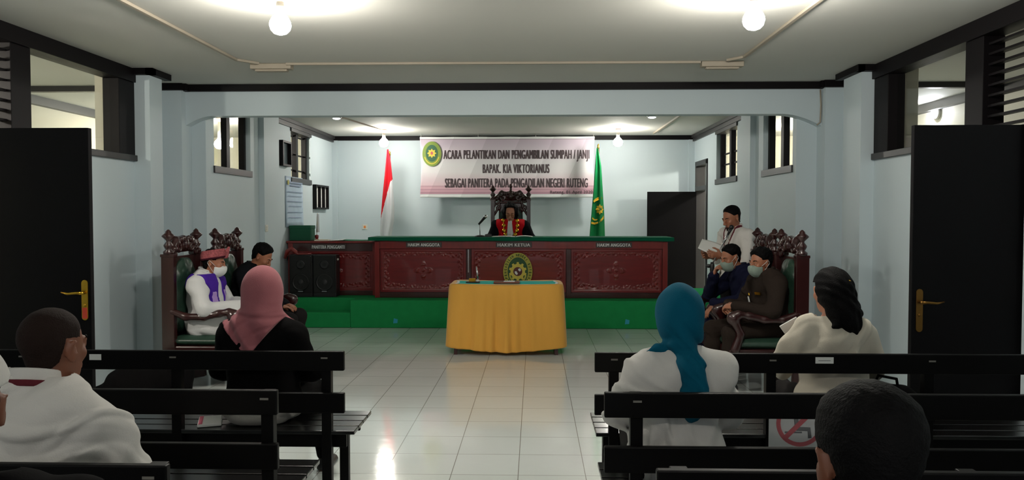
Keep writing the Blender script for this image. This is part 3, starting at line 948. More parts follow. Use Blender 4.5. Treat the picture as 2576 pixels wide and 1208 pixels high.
# ------------------------------------------------------------------ banner
def banner_mat():
    m = mat('printed_vinyl', (220, 215, 218), 0.38, spec=0.5)
    nt = m.node_tree; b = nt.nodes['Principled BSDF']
    tc = nt.nodes.new('ShaderNodeTexCoord'); sp = nt.nodes.new('ShaderNodeSeparateXYZ')
    nt.links.new(tc.outputs['Object'], sp.inputs[0])
    mp = nt.nodes.new('ShaderNodeMapRange')
    mp.inputs['From Min'].default_value = -.52; mp.inputs['From Max'].default_value = .52
    nt.links.new(sp.outputs['Z'], mp.inputs['Value'])
    rp = nt.nodes.new('ShaderNodeValToRGB'); cr = rp.color_ramp; cr.interpolation = 'LINEAR'
    st = [(0.0, (238, 240, 240)), (.052, (238, 240, 240)), (.056, (120, 84, 100)), (.064, (206, 158, 174)), (.078, (206, 158, 174)), (.082, (130, 92, 108)), (.090, (214, 168, 182)), (.125, (212, 166, 180)), (.130, (150, 110, 124)), (.138, (220, 178, 190)),
          (.182, (216, 174, 186)), (.187, (160, 122, 134)), (.195, (226, 196, 204)), (.30, (226, 208, 214)), (.42, (232, 228, 230)), (.55, (230, 228, 230)), (.72, (222, 212, 220)), (.90, (206, 192, 206)), (.955, (204, 188, 202)), (.962, (124, 88, 106)), (.97, (238, 240, 240)), (1.0, (238, 240, 240))]
    while len(cr.elements) < len(st): cr.elements.new(.5)
    for el, (p, c) in zip(cr.elements, st):
        el.position = p; el.color = lin(c)
    nt.links.new(mp.outputs[0], rp.inputs[0])
    # slanted facets of the print
    ma = nt.nodes.new('ShaderNodeMath'); ma.operation = 'MULTIPLY_ADD'; ma.inputs[1].default_value = -.45
    nt.links.new(sp.outputs['Z'], ma.inputs[0]); nt.links.new(sp.outputs['X'], ma.inputs[2])
    mu = nt.nodes.new('ShaderNodeMath'); mu.operation = 'MULTIPLY'; mu.inputs[1].default_value = 1.75
    nt.links.new(ma.outputs[0], mu.inputs[0])
    fr = nt.nodes.new('ShaderNodeMath'); fr.operation = 'FRACT'
    nt.links.new(mu.outputs[0], fr.inputs[0])
    mr = nt.nodes.new('ShaderNodeMapRange'); mr.inputs['To Min'].default_value = .86; mr.inputs['To Max'].default_value = 1.0
    nt.links.new(fr.outputs[0], mr.inputs['Value'])
    mx = nt.nodes.new('ShaderNodeMix'); mx.data_type = 'RGBA'; mx.blend_type = 'MULTIPLY'; mx.inputs['Factor'].default_value = 1
    nt.links.new(rp.outputs[0], mx.inputs['A'])
    cb = nt.nodes.new('ShaderNodeCombineColor')
    for k in range(3): nt.links.new(mr.outputs[0], cb.inputs[k])
    nt.links.new(cb.outputs[0], mx.inputs['B'])
    nt.links.new(mx.outputs['Result'], b.inputs['Base Color'])
    return m
BX, BY, BZ = -.478, 13.50, 2.366
o = empty('event_banner', (BX, BY, BZ), 'wide pink and white printed banner hanging above the judge', 'banner')
def bfn(u, v):
    x, z = (u - .5) * 3.01, (v - .5) * 1.045
    e = min(u, 1 - u)
    pinch = .022 * math.sin(PI * v) * math.exp(-e * 14) * (1 if u < .5 else -1)
    y = .0015 * math.sin(u * 9 + v * 3) * math.sin(PI * v) + .008 * math.exp(-e * 80) * math.sin((v + u) * 26)
    return (x + pinch, y, z + .006 * math.sin(u * 40) * (v - .5) ** 2)
m = MB().grid(bfn, 150, 52)
oc = m.build('banner_sheet', banner_mat(), o)
md = oc.modifiers.new('s', 'SOLIDIFY'); md.thickness = .002; md.offset = 1
for x in (-1.5, -.5, .5, 1.5):
    MB().tube([(x * .99, .0, .515), (x * .99, .02, CEIL - BZ - .002)], .003, 6).build('banner_cord', M['plastic'], o)
def bx(px): return (px - 1345) / 145.9 - BX
def bz(py): return (540 - py) / 145.9 + 1.55 - BZ
for (t, p0, p1, y0, y1, bold) in (('ACARA PELANTIKAN DAN PENGAMBILAN SUMPAH / JANJI', 1115, 1482, 378, 407.5, .030), ('BAPAK. KIA VIKTORIANUS', 1214, 1382, 413.5, 436, .036),
                            ('SEBAGAI PANITERA PADA PENGADILAN NEGERI RUTENG', 1119, 1478, 449, 472, .036), ('Ruteng, 01 April 2020', 1384, 1490, 479.5, 489.5, .02)):
    lettering(t, bx(p1) - bx(p0), bz(y0) - bz(y1), ((bx(p0) + bx(p1)) / 2, -.0036, (bz(y0) + bz(y1)) / 2), M['lettergrey'], o, bold, .002)
ex, ez = bx(1086.5), bz(387.5)
lg = MB().prism(oval(.163, .213, cx=ex, cz=ez), 'y', -.022, -.006).build('printed_emblem', M['emlime'], o)
MB().prism(oval(.105, .145, cx=ex, cz=ez + .01), 'y', -.024, -.021).build('emblem_field', M['emteal'], lg)
MB().prism(star(8, .082, .054, ex, ez + .01), 'y', -.026, -.023).build('emblem_star', M['emyellow'], lg)
MB().prism(oval(.022, .028, 16, ex, ez + .012), 'y', -.028, -.025).build('emblem_centre', M['signred'], lg)
q = sweep_band(.128, .170, .016, PI * 1.1, PI * 1.9, -.026, -.021); q.v = [(x + ex, y, z + ez) for x, y, z in q.v]; q.build('emblem_ribbon', M['emyellow'], lg)

# ------------------------------------------------------------------ flags on poles
def flag_pole(x, y, h, lab):
    o = empty('pole_flag', (x, y, 0), lab, 'flag', group=None)
    MB().lathe([(0, 0), (.16, 0), (.165, .02), (.12, .036), (.05, .08), (.035, .14), (.02, .15), (0, .15)]).build('pole_base', M['pole'], o)
    MB().tube([(0, 0, .1), (0, 0, h - .06)], .016).build('pole', M['pole'], o)
    MB().lathe([(.016, h - .08), (.022, h - .06), (.014, h - .04), (.02, h - .025), (.004, h)]).build('pole_finial', M['brass'], o)
    return o
def interp(tab, z):
    for (z0, a), (z1, b) in zip(tab[:-1], tab[1:]):
        if z >= z1: 
            t = (z - z0) / (z1 - z0); return a + (b - a) * t
    return tab[-1][1]
FY = 13.15; FS = 1970 / FY
def fz(py): return 1.55 + (540 - py) / FS
fx0 = (976 - 1345) / FS
o = flag_pole(fx0 + .02, FY, 2.62, 'red and white flag hanging folded on a pole, left of the banner')
lt = [(fz(376), (974 - 976) / FS), (fz(430), (969 - 976) / FS), (fz(500), (962 - 976) / FS), (fz(555), (958 - 976) / FS), (fz(575), (957 - 976) / FS), (fz(640), (955 - 976) / FS)]
rt = [(fz(376), (978 - 976) / FS), (fz(410), (984 - 976) / FS), (fz(452), (988 - 976) / FS), (fz(520), (992 - 976) / FS), (fz(556), (991 - 976) / FS), (fz(640), (975 - 976) / FS)]
def flagfn(lt, rt, z0, z1, amp, nf):
    def fn(u, v):
        z = z1 + (z0 - z1) * v
        a, b = interp(lt, z), interp(rt, z)
        w = b - a
        return (a + u * w - .02, -.03 - amp * (.4 + w * 3) * (.5 + .5 * math.sin(u * nf + v * 1.5)), z)
    return fn
zt, zb = fz(376), fz(640)
fn = flagfn(lt, rt, zb, zt, .05, 9)
def redmask(u, v):
    z = zt + (zb - zt) * v
    x = interp(lt, z) + u * (interp(rt, z) - interp(lt, z))
    bt = [(fz(376), .2), (fz(452), (988 - 976) / FS), (fz(458), (982 - 976) / FS), (fz(480), (975 - 976) / FS), (fz(520), (966 - 976) / FS), (fz(556), (957 - 976) / FS), (fz(640), -1)]
    return 0 if x < interp(bt, z) else 1
m = MB().grid(fn, 48, 90, mif=redmask)
oc = m.build('flag_cloth', [M['flagred'], M['flagwhite']], o)
oc.modifiers.new('s', 'SOLIDIFY').thickness = .004
gx0 = (1504 - 1345) / FS
o = flag_pole(gx0, FY, fz(363), 'green flag with a gold emblem hanging folded on a pole, right of the banner')
lt = [(fz(374), (1502 - 1504) / FS), (fz(420), (1498 - 1504) / FS), (fz(480), (1494 - 1504) / FS), (fz(540), (1489 - 1504) / FS), (fz(600), (1484 - 1504) / FS), (fz(660), (1482 - 1504) / FS)]
rt = [(fz(374), (1506 - 1504) / FS), (fz(420), (1514 - 1504) / FS), (fz(480), (1518 - 1504) / FS), (fz(540), (1522 - 1504) / FS), (fz(600), (1524 - 1504) / FS), (fz(660), (1524 - 1504) / FS)]
zt, zb = fz(374), fz(660)
gfn = flagfn(lt, rt, zb, zt, .05, 10)
m = MB().grid(gfn, 48, 90)
oc = m.build('flag_cloth', M['flaggreen'], o)
oc.modifiers.new('s', 'SOLIDIFY').thickness = .004
def on_flag(poly, name, m_):
    """lay a flat outline (x, z in flag space) on the folded cloth, 4 mm proud, with thickness"""
    mb = MB()
    cx = sum(p[0] for p in poly) / len(poly); cz = sum(p[1] for p in poly) / len(poly)
    front = []; 
    def lay(x, z, off):
        v = (zt - z) / (zt - zb); a, b = interp(lt, z), interp(rt, z)
        u = min(1, max(0, (x - a) / (b - a)))
        p = gfn(u, v); return (p[0], p[1] - off, z)
    n = len(poly)
    V = [lay(cx, cz, .012)] + [lay(p[0], p[1], .012) for p in poly] + [lay(p[0], p[1], .002) for p in poly]
    F = [(0, 1 + (i + 1) % n, 1 + i) for i in range(n)] + [(1 + i, 1 + (i + 1) % n, 1 + n + (i + 1) % n, 1 + n + i) for i in range(n)]
    return mb.add(V, F).build(name, M[m_], oc)
def P(px, py): return ((px - 1504) / FS, fz(py))
sc = P(1510, 527)
on_flag([(sc[0] + (.066 if i % 2 == 0 else .05) * math.sin(PI * i / 8), sc[1] + (.088 if i % 2 == 0 else .058) * math.cos(PI * i / 8)) for i in range(16)], 'gold_star', 'flaggold')
on_flag([P(1508.5, 522), P(1511, 522), P(1512, 527), P(1511, 532), P(1508.5, 532), P(1507.5, 527)], 'star_centre', 'flaggreen')
on_flag([P(1494, 506), P(1498, 501), P(1505, 497), P(1515, 496), P(1516, 502), P(1508, 503), P(1500, 507), P(1496, 510)], 'gold_band', 'flaggold')
on_flag([P(1489, 558), P(1498, 560), P(1506, 558), P(1506, 562), P(1498, 565), P(1489, 563)], 'gold_band', 'flaggold')
on_flag([P(1492, 547), P(1498, 552), P(1505, 551), P(1504, 554), P(1497, 555), P(1491, 551)], 'gold_band', 'flaggold')
on_flag([P(1512, 553), P(1518, 546), P(1520, 542), P(1520, 550), P(1515, 556), P(1508, 561)], 'gold_band', 'flaggold')

# ------------------------------------------------------------------ wall things at the rear left and back
def picture(y0, y1, z0, z1, x, lab, panes, depth=.05):
    o = empty('picture_frame', (x, (y0 + y1) / 2, (z0 + z1) / 2), lab, 'picture frame')
    w, h = (y1 - y0) / 2, (z1 - z0) / 2
    m = MB(); t = .028
    m.box(0, depth, -w, w, -h, -h + t); m.box(0, depth, -w, w, h - t, h)
    for i in range(panes + 1):
        c = -w + t / 2 + (2 * w - t) * i / panes
        m.box(0, depth, c - t / 2, c + t / 2, -h + t, h - t)
    m.build('frame', M['darktrim'], o)
    MB().box(.004, .014, -w + .01, w - .01, -h + .01, h - .01).build('picture_glass', M['mirror'] if panes == 1 else M['white'], o)
    return o
picture(10.93, 11.32, 2.24, 2.60, RL, 'small square black frame on the left wall between the two rear windows', 1, .07)
picture(12.62, 13.4, 1.64, 2.04, RL, 'wide black framed picture in three panes, low on the left wall near the corner', 3, .06)
o = empty('court_poster', (RL, 11.63, 1.74), 'tall pale blue printed poster under the far left window', 'poster')
MB().grid(lambda u, v: (.006 + .02 * (1 - v) ** 2 * 0.6, (u - .5) * .84, (v - .5) * .74), 10, 10, flip=True).build('poster_sheet', M['poster'], o).modifiers.new('s', 'SOLIDIFY').thickness = .003
for (a, b, c, d) in ((-.30, .36, .27, .295), (-.22, .30, .23, .25), (-.36, .36, .14, .15), (-.34, .32, .08, .088), (-.36, .36, .0, .01), (-.30, .3, -.07, -.062), (-.36, .36, -.16, -.15), (-.3, .28, -.24, -.232)):
    MB().box(.0215, .0225, a, b, c, d).build('printed_line', M['posterink'], o)
MB().prism(oval(.04, .04, 16, -.33, .28), 'x', .0215, .0228).build('printed_crest', M['olive'], o)
def switch(loc, axis, m2, lab, name):
    o = empty(name, loc, lab, 'wall plate')
    if axis == 'x':
        MB().box(0, .012, -.045, .045, -.045, .045).build('cover_plate', M['plastic'], o, bevel=.004)
        MB().box(.012, .018, -.018, .018, -.025, .025).build('rocker', M[m2], o)
    else:
        MB().box(-.045, .045, -.012, 0, -.045, .045).build('cover_plate', M['plastic'], o, bevel=.004)
        MB().box(-.018, .018, -.018, -.012, -.02, .02).build('rocker', M[m2], o)
switch((RL + .07, 10.2, 1.37), 'x', 'plastic', 'white light switch on the left wall pier behind the two carved chairs', 'light_switch')
switch((-3.03, BACK, 1.33), 'y', 'orange', 'white socket with an orange centre, on the back wall near the red and white flag', 'wall_socket')
# ------------------------------------------------------------------ signed-distance modelling: smooth organic meshes
class S:
    def __init__(s): s.ops = []
    def _add(s, kind, fn, lo, hi, k): s.ops.append((kind, fn, np.array(lo, float), np.array(hi, float), k)); return s
    def cap(s, a, b, ra, rb=None, k=.02, kind='u'):
        rb = ra if rb is None else rb
        a = np.array(a, float); b = np.array(b, float); ba = b - a; L2 = max(1e-9, float(ba @ ba))
        def fn(X, Y, Z):
            t = np.clip(((X - a[0]) * ba[0] + (Y - a[1]) * ba[1] + (Z - a[2]) * ba[2]) / L2, 0, 1)
            return np.sqrt((X - a[0] - t * ba[0]) ** 2 + (Y - a[1] - t * ba[1]) ** 2 + (Z - a[2] - t * ba[2]) ** 2) - (ra + t * (rb - ra))
        r = max(ra, rb)
        return s._add(kind, fn, np.minimum(a, b) - r, np.maximum(a, b) + r, k)
    def ell(s, c, r, R=None, k=.02, kind='u'):
        c = np.array(c, float); r = np.array(r, float)
        R = np.eye(3) if R is None else np.array(R, float)
        def fn(X, Y, Z):
            x, y, z = X - c[0], Y - c[1], Z - c[2]
            q = [R[0, i] * x + R[1, i] * y + R[2, i] * z for i in range(3)]
            k0 = np.sqrt((q[0] / r[0]) ** 2 + (q[1] / r[1]) ** 2 + (q[2] / r[2]) ** 2)
            k1 = np.sqrt((q[0] / r[0] ** 2) ** 2 + (q[1] / r[1] ** 2) ** 2 + (q[2] / r[2] ** 2) ** 2) + 1e-9
            return k0 * (k0 - 1) / k1
        e = np.abs(R) @ r
        return s._add(kind, fn, c - e, c + e, k)
    def bounds(s, pad):
        u = [o for o in s.ops if o[0] == 'u']
        return np.min([o[2] for o in u], 0) - pad, np.max([o[3] for o in u], 0) + pad
    def eval(s, xs, ys, zs, far=.25):
        d = np.full((len(xs), len(ys), len(zs)), far, np.float32)
        for kind, fn, lo, hi, k in s.ops:
            m = k + .045
            ix = np.searchsorted(xs, [lo[0] - m, hi[0] + m]); iy = np.searchsorted(ys, [lo[1] - m, hi[1] + m]); iz = np.searchsorted(zs, [lo[2] - m, hi[2] + m])
            if ix[0] >= ix[1] or iy[0] >= iy[1] or iz[0] >= iz[1]: continue
            sl = (slice(*ix), slice(*iy), slice(*iz))
            X = xs[sl[0]][:, None, None]; Y = ys[sl[1]][None, :, None]; Z = zs[sl[2]][None, None, :]
            e = fn(X, Y, Z).astype(np.float32); a = d[sl]
            if kind == 'u':
                h = np.maximum(k - np.abs(a - e), 0) / k; d[sl] = np.minimum(a, e) - h * h * k * .25
            else:
                e = -e; h = np.maximum(k - np.abs(a - e), 0) / k; d[sl] = np.maximum(a, e) + h * h * k * .25
        return d

def nets(d, xs, ys, zs):
    """naive surface nets of d = 0"""
    neg = d < 0
    nx, ny, nz = d.shape
    cnt = np.zeros((nx - 1, ny - 1, nz - 1), np.int8)
    for a in (0, 1):
        for b in (0, 1):
            for c in (0, 1):
                cnt += neg[a:nx - 1 + a, b:ny - 1 + b, c:nz - 1 + c]
    act = (cnt > 0) & (cnt < 8)
    I, J, K = np.nonzero(act)
    idx = np.full(act.shape, -1, np.int64); idx[I, J, K] = np.arange(len(I))
    acc = np.zeros((len(I), 3)); n = np.zeros(len(I))
    cs = [(a, b, c) for a in (0, 1) for b in (0, 1) for c in (0, 1)]
    for p in cs:
        for q in cs:
            if p >= q or sum(abs(p[t] - q[t]) for t in range(3)) != 1: continue
            va = d[I + p[0], J + p[1], K + p[2]].astype(float); vb = d[I + q[0], J + q[1], K + q[2]].astype(float)
            mk = (va < 0) != (vb < 0)
            t = np.where(mk, va / np.where(mk, va - vb, 1), 0)
            for ax in range(3):
                acc[:, ax] += np.where(mk, p[ax] + t * (q[ax] - p[ax]), 0)
            n += mk
    acc /= n[:, None]
    hx, hy, hz = xs[1] - xs[0], ys[1] - ys[0], zs[1] - zs[0]
    V = np.stack([xs[I] + acc[:, 0] * hx, ys[J] + acc[:, 1] * hy, zs[K] + acc[:, 2] * hz], 1)
    F = []
    def quads(e0, e1, off):
        sgn = e0 != e1
        i, j, k = np.nonzero(sgn)
        i = i + off[0]; j = j + off[1]; k = k + off[2]
        return i, j, k, e0[sgn]
    # x edges
    i, j, k, s0 = quads(neg[:-1, 1:-1, 1:-1], neg[1:, 1:-1, 1:-1], (0, 1, 1))
    q = np.stack([idx[i, j - 1, k - 1], idx[i, j, k - 1], idx[i, j, k], idx[i, j - 1, k]], 1); q[~s0] = q[~s0][:, ::-1]; F.append(q)
    i, j, k, s0 = quads(neg[1:-1, :-1, 1:-1], neg[1:-1, 1:, 1:-1], (1, 0, 1))
    q = np.stack([idx[i - 1, j, k - 1], idx[i - 1, j, k], idx[i, j, k], idx[i, j, k - 1]], 1); q[~s0] = q[~s0][:, ::-1]; F.append(q)
    i, j, k, s0 = quads(neg[1:-1, 1:-1, :-1], neg[1:-1, 1:-1, 1:], (1, 1, 0))
    q = np.stack([idx[i - 1, j - 1, k], idx[i, j - 1, k], idx[i, j, k], idx[i - 1, j, k]], 1); q[~s0] = q[~s0][:, ::-1]; F.append(q)
    return V, np.concatenate(F)

def big_mesh(name, V, F, mt):
    me = bpy.data.meshes.new(name)
    me.vertices.add(len(V)); me.vertices.foreach_set('co', V.astype(np.float32).ravel())
    me.loops.add(F.size); me.loops.foreach_set('vertex_index', F.astype(np.int32).ravel())
    me.polygons.add(len(F)); me.polygons.foreach_set('loop_start', np.arange(0, F.size, 4, dtype=np.int32))
    try: me.polygons.foreach_set('loop_total', np.full(len(F), 4, dtype=np.int32))
    except Exception: pass
    me.polygons.foreach_set('use_smooth', np.ones(len(F), bool))
    me.materials.append(mt)
    me.update(calc_edges=True); me.validate()
    return me

def iso(s, name, mt, parent=None, h=.008, post=None, M4=None, lo=None, hi=None, biggest=False):
    l, u = s.bounds(.03 + h * 2)
    if lo is not None: l = np.maximum(l, lo)
    if hi is not None: u = np.minimum(u, hi)
    xs, ys, zs = [np.arange(l[i], u[i] + h, h) for i in range(3)]
    d = s.eval(xs, ys, zs)
    if post is not None:
        d = post(d, xs[:, None, None], ys[None, :, None], zs[None, None, :]).astype(np.float32)
    d[0] = d[-1] = 1; d[:, 0] = d[:, -1] = 1; d[:, :, 0] = d[:, :, -1] = 1
    V, F = nets(d, xs, ys, zs)
    if M4 is not None:
        A = np.array(M4); V = V @ A[:3, :3].T + A[:3, 3]
    o = bpy.data.objects.new(name, big_mesh(name, V, F, mt))
    return link(o, parent)

def V3(*a): return np.array(a, float)
def Rz(a): c, s = math.cos(a), math.sin(a); return np.array([[c, -s, 0], [s, c, 0], [0, 0, 1.]])
def Rx(a): c, s = math.cos(a), math.sin(a); return np.array([[1, 0, 0], [0, c, -s], [0, s, c.real]])
def Ry(a): c, s = math.cos(a), math.sin(a); return np.array([[c, 0, s], [0, 1, 0], [-s, 0, c]])

# ------------------------------------------------------------------ carved high-backed chairs
def finial(h0, h1, r):
    H = h1 - h0
    return [(0, h0), (r * .9, h0), (r * .95, h0 + H * .12), (r * .5, h0 + H * .2), (r * .8, h0 + H * .32), (r * .85, h0 + H * .38), (r * .38, h0 + H * .52), (r * .42, h0 + H * .56),
            (r * 1.15, h0 + H * .72), (r * 1.12, h0 + H * .76), (r * .55, h0 + H * .86), (r * .5, h0 + H * .92), (r * .12, h0 + H), (0, h0 + H)]
def scroll(s, cx, cz, r0, turns, a0, sgn, y, th, k=.01, n=14):
    pr = None
    for i in range(n + 1):
        t = i / n; a = a0 + sgn * turns * 2 * PI * t; r = r0 * (1 - .8 * t)
        p = (cx + r * math.cos(a), y, cz + r * math.sin(a))
        if pr: s.cap(pr, p, th * (1 - .3 * t), th * (1 - .35 * t), k)
        pr = p
def throne(name, label, loc, rz, group, W=.62, post=1.20, top=1.42, tall=False):
    o = empty(name, loc, label, 'chair', rz, group)
    hw = W / 2 - .03
    yb = -.31
    for sx in (-1, 1):
        x = sx * hw
        m = MB()
        m.prism([(yb - .055, post), (yb + .055, post), (yb + .055, .45), (yb + .075, .02), (yb - .045, .0), (yb - .055, .42)][::-1], 'x', x - .03, x + .03)
        m.box(x - .036, x + .036, yb - .06, yb + .06, post - .02, post + .005)
        p = m.build('back_post', M['chairwood'], o, bevel=.004)
        MB().lathe(finial(post, top, .048), (x, yb, 0), 16).build('finial', M['chairwood'], p)
    # crest: arch with scrolls and leaves
    s = S()
    zc = post + (.03 if not tall else .0)
    for sx in (-1, 1):
        s.cap((0, yb, zc + .10), (sx * hw * .55, yb, zc + .09), .03, .035, .02)
        s.cap((sx * hw * .55, yb, zc + .09), (sx * hw * .98, yb, zc - .03), .035, .03, .02)
        scroll(s, sx * hw * .42, yb and zc + .03, .055, 1.1, PI / 2, -sx, yb + .02, .016)
        scroll(s, sx * hw * .80, zc - .02, .045, 1.0, PI, sx, yb + .02, .014)
        for t in range(4):
            s.ell((sx * hw * (.15 + .2 * t), yb + .035, zc + .105 - .02 * t * t * .5), (.02, .014, .028), Ry(sx * .4 * t), .008)
    s.ell((0, yb, zc + .03), (hw * .95, .02, .05), None, .02)
    s.ell((0, yb + .03, zc + .05), (.035, .03, .05), None, .01)
    if tall:
        s.cap((0, yb, zc + .1), (0, yb, zc + .19), .03, .016, .02); s.ell((0, yb, zc + .215), (.028, .026, .034), None, .008)
        s.cap((-hw * .5, yb, zc + .115), (-hw * .2, yb, zc + .06), .035, .03, .02); s.cap((hw * .5, yb, zc + .115), (hw * .2, yb, zc + .06), .035, .03, .02)
    iso(s, 'carved_crest', M['chairwood'], o, .006)
    # wooden back frame with carved inner edge
    zt = post - .02
    m = MB(); m.box(-hw, hw, yb - .03, yb + .005, .44, zt)
    if not tall: m.build('back_panel', M['chairwood'], o, bevel=.004)
    else:
        m = MB(); m.box(-hw, hw, yb - .02, yb + .02, .44, .52); m.box(-hw * .62, hw * .62, yb - .03, yb + .0, .5, zt - .02)
        m.build('back_panel', M['chairwood'], o, bevel=.004)
        s = S()
        for sx in (-1, 1):
            pr = None
            for i in range(9):
                t = i / 8; p = (sx * hw * (.98 - .36 * math.sin(t * PI * .5)), yb + .005, zt - .24 + .24 * t)
                if pr: s.cap(pr, p, .018, .018, .01)
                pr = p
            scroll(s, sx * hw * .72, zt - .1, .06, 1.2, 0, sx, yb + .005, .015)
            s.cap((sx * hw * .62, yb, zt - .02), (sx * hw * .64, yb, .5), .014, .014, .01)
        s.cap((-hw * .62, yb, zt - .02), (hw * .62, yb, zt - .02), .02, .02, .01)
        iso(s, 'back_fretwork', M['chairwood'], o, .006)
    # green padded back with arched top
    wb = hw * .66; zb, zp = .52, post - (.03 if not tall else .10)
    s = S(); s.ell((0, yb + .01, zp - wb), (wb, .075, wb), None, .03); s.cap((0, yb - .02, zp - wb), (0, yb - .02, zb + wb), wb * .55, wb * .55, .02)
    def flat(d, X, Y, Z):
        q = np.sqrt(np.maximum(np.abs(X) - wb + .09, 0) ** 2 + np.maximum(np.maximum(Z - (zp - .10), (zb + .06) - Z), 0) ** 2) - .09
        arch = np.where(Z > zp - wb, np.sqrt(X ** 2 + (Z - zp + wb) ** 2) - wb, np.abs(X) - wb)
        q = np.maximum(q, arch)
        pill = np.abs(Y - yb - .01) - .062 * np.sqrt(np.clip(-q / .12, 0, 1) + 0.02) + 0 * X
        tuft = .007 * np.cos(X * 42) * np.cos(Z * 34)
        return np.maximum(q, pill + tuft)
    s2 = S(); s2.ell((0, yb, (zb + zp) / 2), (wb + .02, .1, (zp - zb) / 2 + .04))
    iso(s2, 'back_cushion', M['leather'], o, .009, flat)
    # seat
    m = MB(); m.box(-hw - .02, hw + .02, yb - .02, .30, .29, .40); m.build('seat_frame', M['chairwood'], o, bevel=.012)
    s = S(); s.ell((0, 0, .44), (.4, .4, .2))
    def seat(d, X, Y, Z):
        q = np.sqrt(np.maximum(np.abs(X) - hw + .06, 0) ** 2 + np.maximum(np.abs(Y + .005) - .305 + .06, 0) ** 2) - .06
        return np.maximum(q, np.abs(Z - .435) - .05 * np.clip(-q / .06, .02, 1) ** .5)
    iso(s, 'seat_cushion', M['leather'], o, .011, seat)
    for sx in (-1, 1):
        x = sx * hw
        s = S(); s.cap((x, .27, .34), (x, .29, .24), .045, .04, .02); s.cap((x, .29, .24), (x, .27, .07), .036, .026, .02); s.ell((x, .29, .028), (.04, .05, .028), None, .015)
        iso(s, 'leg', M['chairwood'], o, .010)
        # arm with a rolled scroll at the front and a carved support
        s = S()
        xa = sx * (hw + .005)
        pts = [(xa, yb + .03, .70), (xa, -.16, .655), (xa, .0, .655), (xa, .13, .685), (xa, .22, .70), (xa, .275, .675)]
        for p, q in zip(pts[:-1], pts[1:]): s.cap(p, q, .030, .032, .02)
        s.ell((xa, .262, .665), (.040, .058, .058), None, .02)
        s.cap((xa, .255, .64), (xa, .20, .53), .038, .032, .02); s.cap((xa, .20, .53), (xa, .245, .40), .032, .042, .02)
        s.ell((xa + sx * .032, .262, .665), (.016, .03, .03), None, .01)
        iso(s, 'arm', M['chairwood'], o, .009)
    return o
GC = 'carved chairs along the sides'
c1 = throne('carved_chair', 'carved chair with green padded back holding the person in the white robe', (-2.885, 7.02, 0), -PI / 2, GC)
def chair_copy(loc, rz, label):
    c = copy_tree(c1); c.location = loc; c.rotation_euler = (0, 0, rz); c['label'] = label
    return c
chair_copy((-2.775, 7.75, 0), -PI / 2, 'carved chair with green padded back holding the person in the black robe')
chair_copy((1.955, 6.98, 0), PI / 2, 'carved chair with green padded back holding the person in the dark olive uniform')
chair_copy((1.93, 7.66, 0), PI / 2, 'carved chair with green padded back holding the person in the navy jacket')
throne('judge_chair', 'tall carved wooden chair with pointed posts behind the judge', (-.375, 11.95, PZ), PI, None, W=.62, post=1.40, top=1.625, tall=True)

# ------------------------------------------------------------------ slatted benches
def bench(x0, x1, y, label, posts, ends):
    """y = camera side face of the back rails; the seat runs forward (+y)"""
    xm = (x0 + x1) / 2
    o = empty('slatted_bench', (xm, y, 0), label, 'bench', group='black slatted benches')
    a, b = x0 - xm, x1 - xm
    for (z0, z1) in ((.75, .85), (.53, .635)):
        MB().box(a, b, 0, .028, z0, z1).build('back_rail', M['black'], o, bevel=.005)
    for px in posts:
        x = px - xm
        m = MB(); m.prism([(.028, .84), (.075, .84), (.075, .43), (.072, 0), (.03, 0), (.028, .43)][::-1], 'x', x - .025, x + .025)
        p = m.build('back_post', M['black'], o, bevel=.003)
        MB().box(x - .018, x + .016, -.002, .002, .812, .820).build('tenon_end', M['tenon'], p)
    for i in range(4):
        MB().box(a + .01, b + .045, .03 + i * .108, .03 + i * .108 + .096, .412, .432).build('seat_slat', M['blackgloss'], o, bevel=.003)
    MB().box(a + .05, b - .01, .085, .11, .33, .412).build('seat_rail', M['black'], o, bevel=.003)
    MB().box(a + .05, b - .01, .40, .425, .33, .412).build('seat_rail', M['black'], o, bevel=.003)
    for px in posts:
        x = px - xm
        MB().box(x - .025, x + .025, .395, .44, 0, .412).build('front_leg', M['black'], o, bevel=.003)
        MB().box(x - .015, x + .015, .07, .40, .35, .411).build('seat_bearer', M['black'], o)
    return o
LX0, LX1, RX0, RX1 = -3.62, -.975, .305, 2.93
LP = [-1.075, -1.86, -2.65, -3.44]; RP = [.405, 1.2, 1.99, 2.80]
ROW = [3.955, 3.065, 2.13, 1.205]
bench(LX0, LX1, ROW[0], 'front left black slatted bench, where the woman in the pink headscarf sits', LP, 1)
bench(LX0, LX1 - .05, ROW[1], 'second left black slatted bench, empty, between the pink headscarf woman and the man in white', LP, 1)
bench(LX0, LX1 - .05, ROW[2], 'third left black slatted bench, where the man in the white shirt with maroon lanyard sits', LP, 1)
bench(RX0, RX1, ROW[0], 'front right black slatted bench, where the long haired woman in cream sits', RP, -1)
bench(RX0 - .03, RX1, ROW[1], 'second right black slatted bench, where the woman in the teal headscarf sits', RP, -1)
bench(RX0 + .03, RX1, ROW[2], 'third right black slatted bench, empty, before the man with cropped dark hair', RP, -1)
bench(RX0 + .03, RX1, ROW[3], 'fourth right black slatted bench, under the man with cropped dark hair', RP, -1)
bench(LX0, LX1 - .05, ROW[3], 'fourth left black slatted bench, under the person in the white cap', LP, -1)

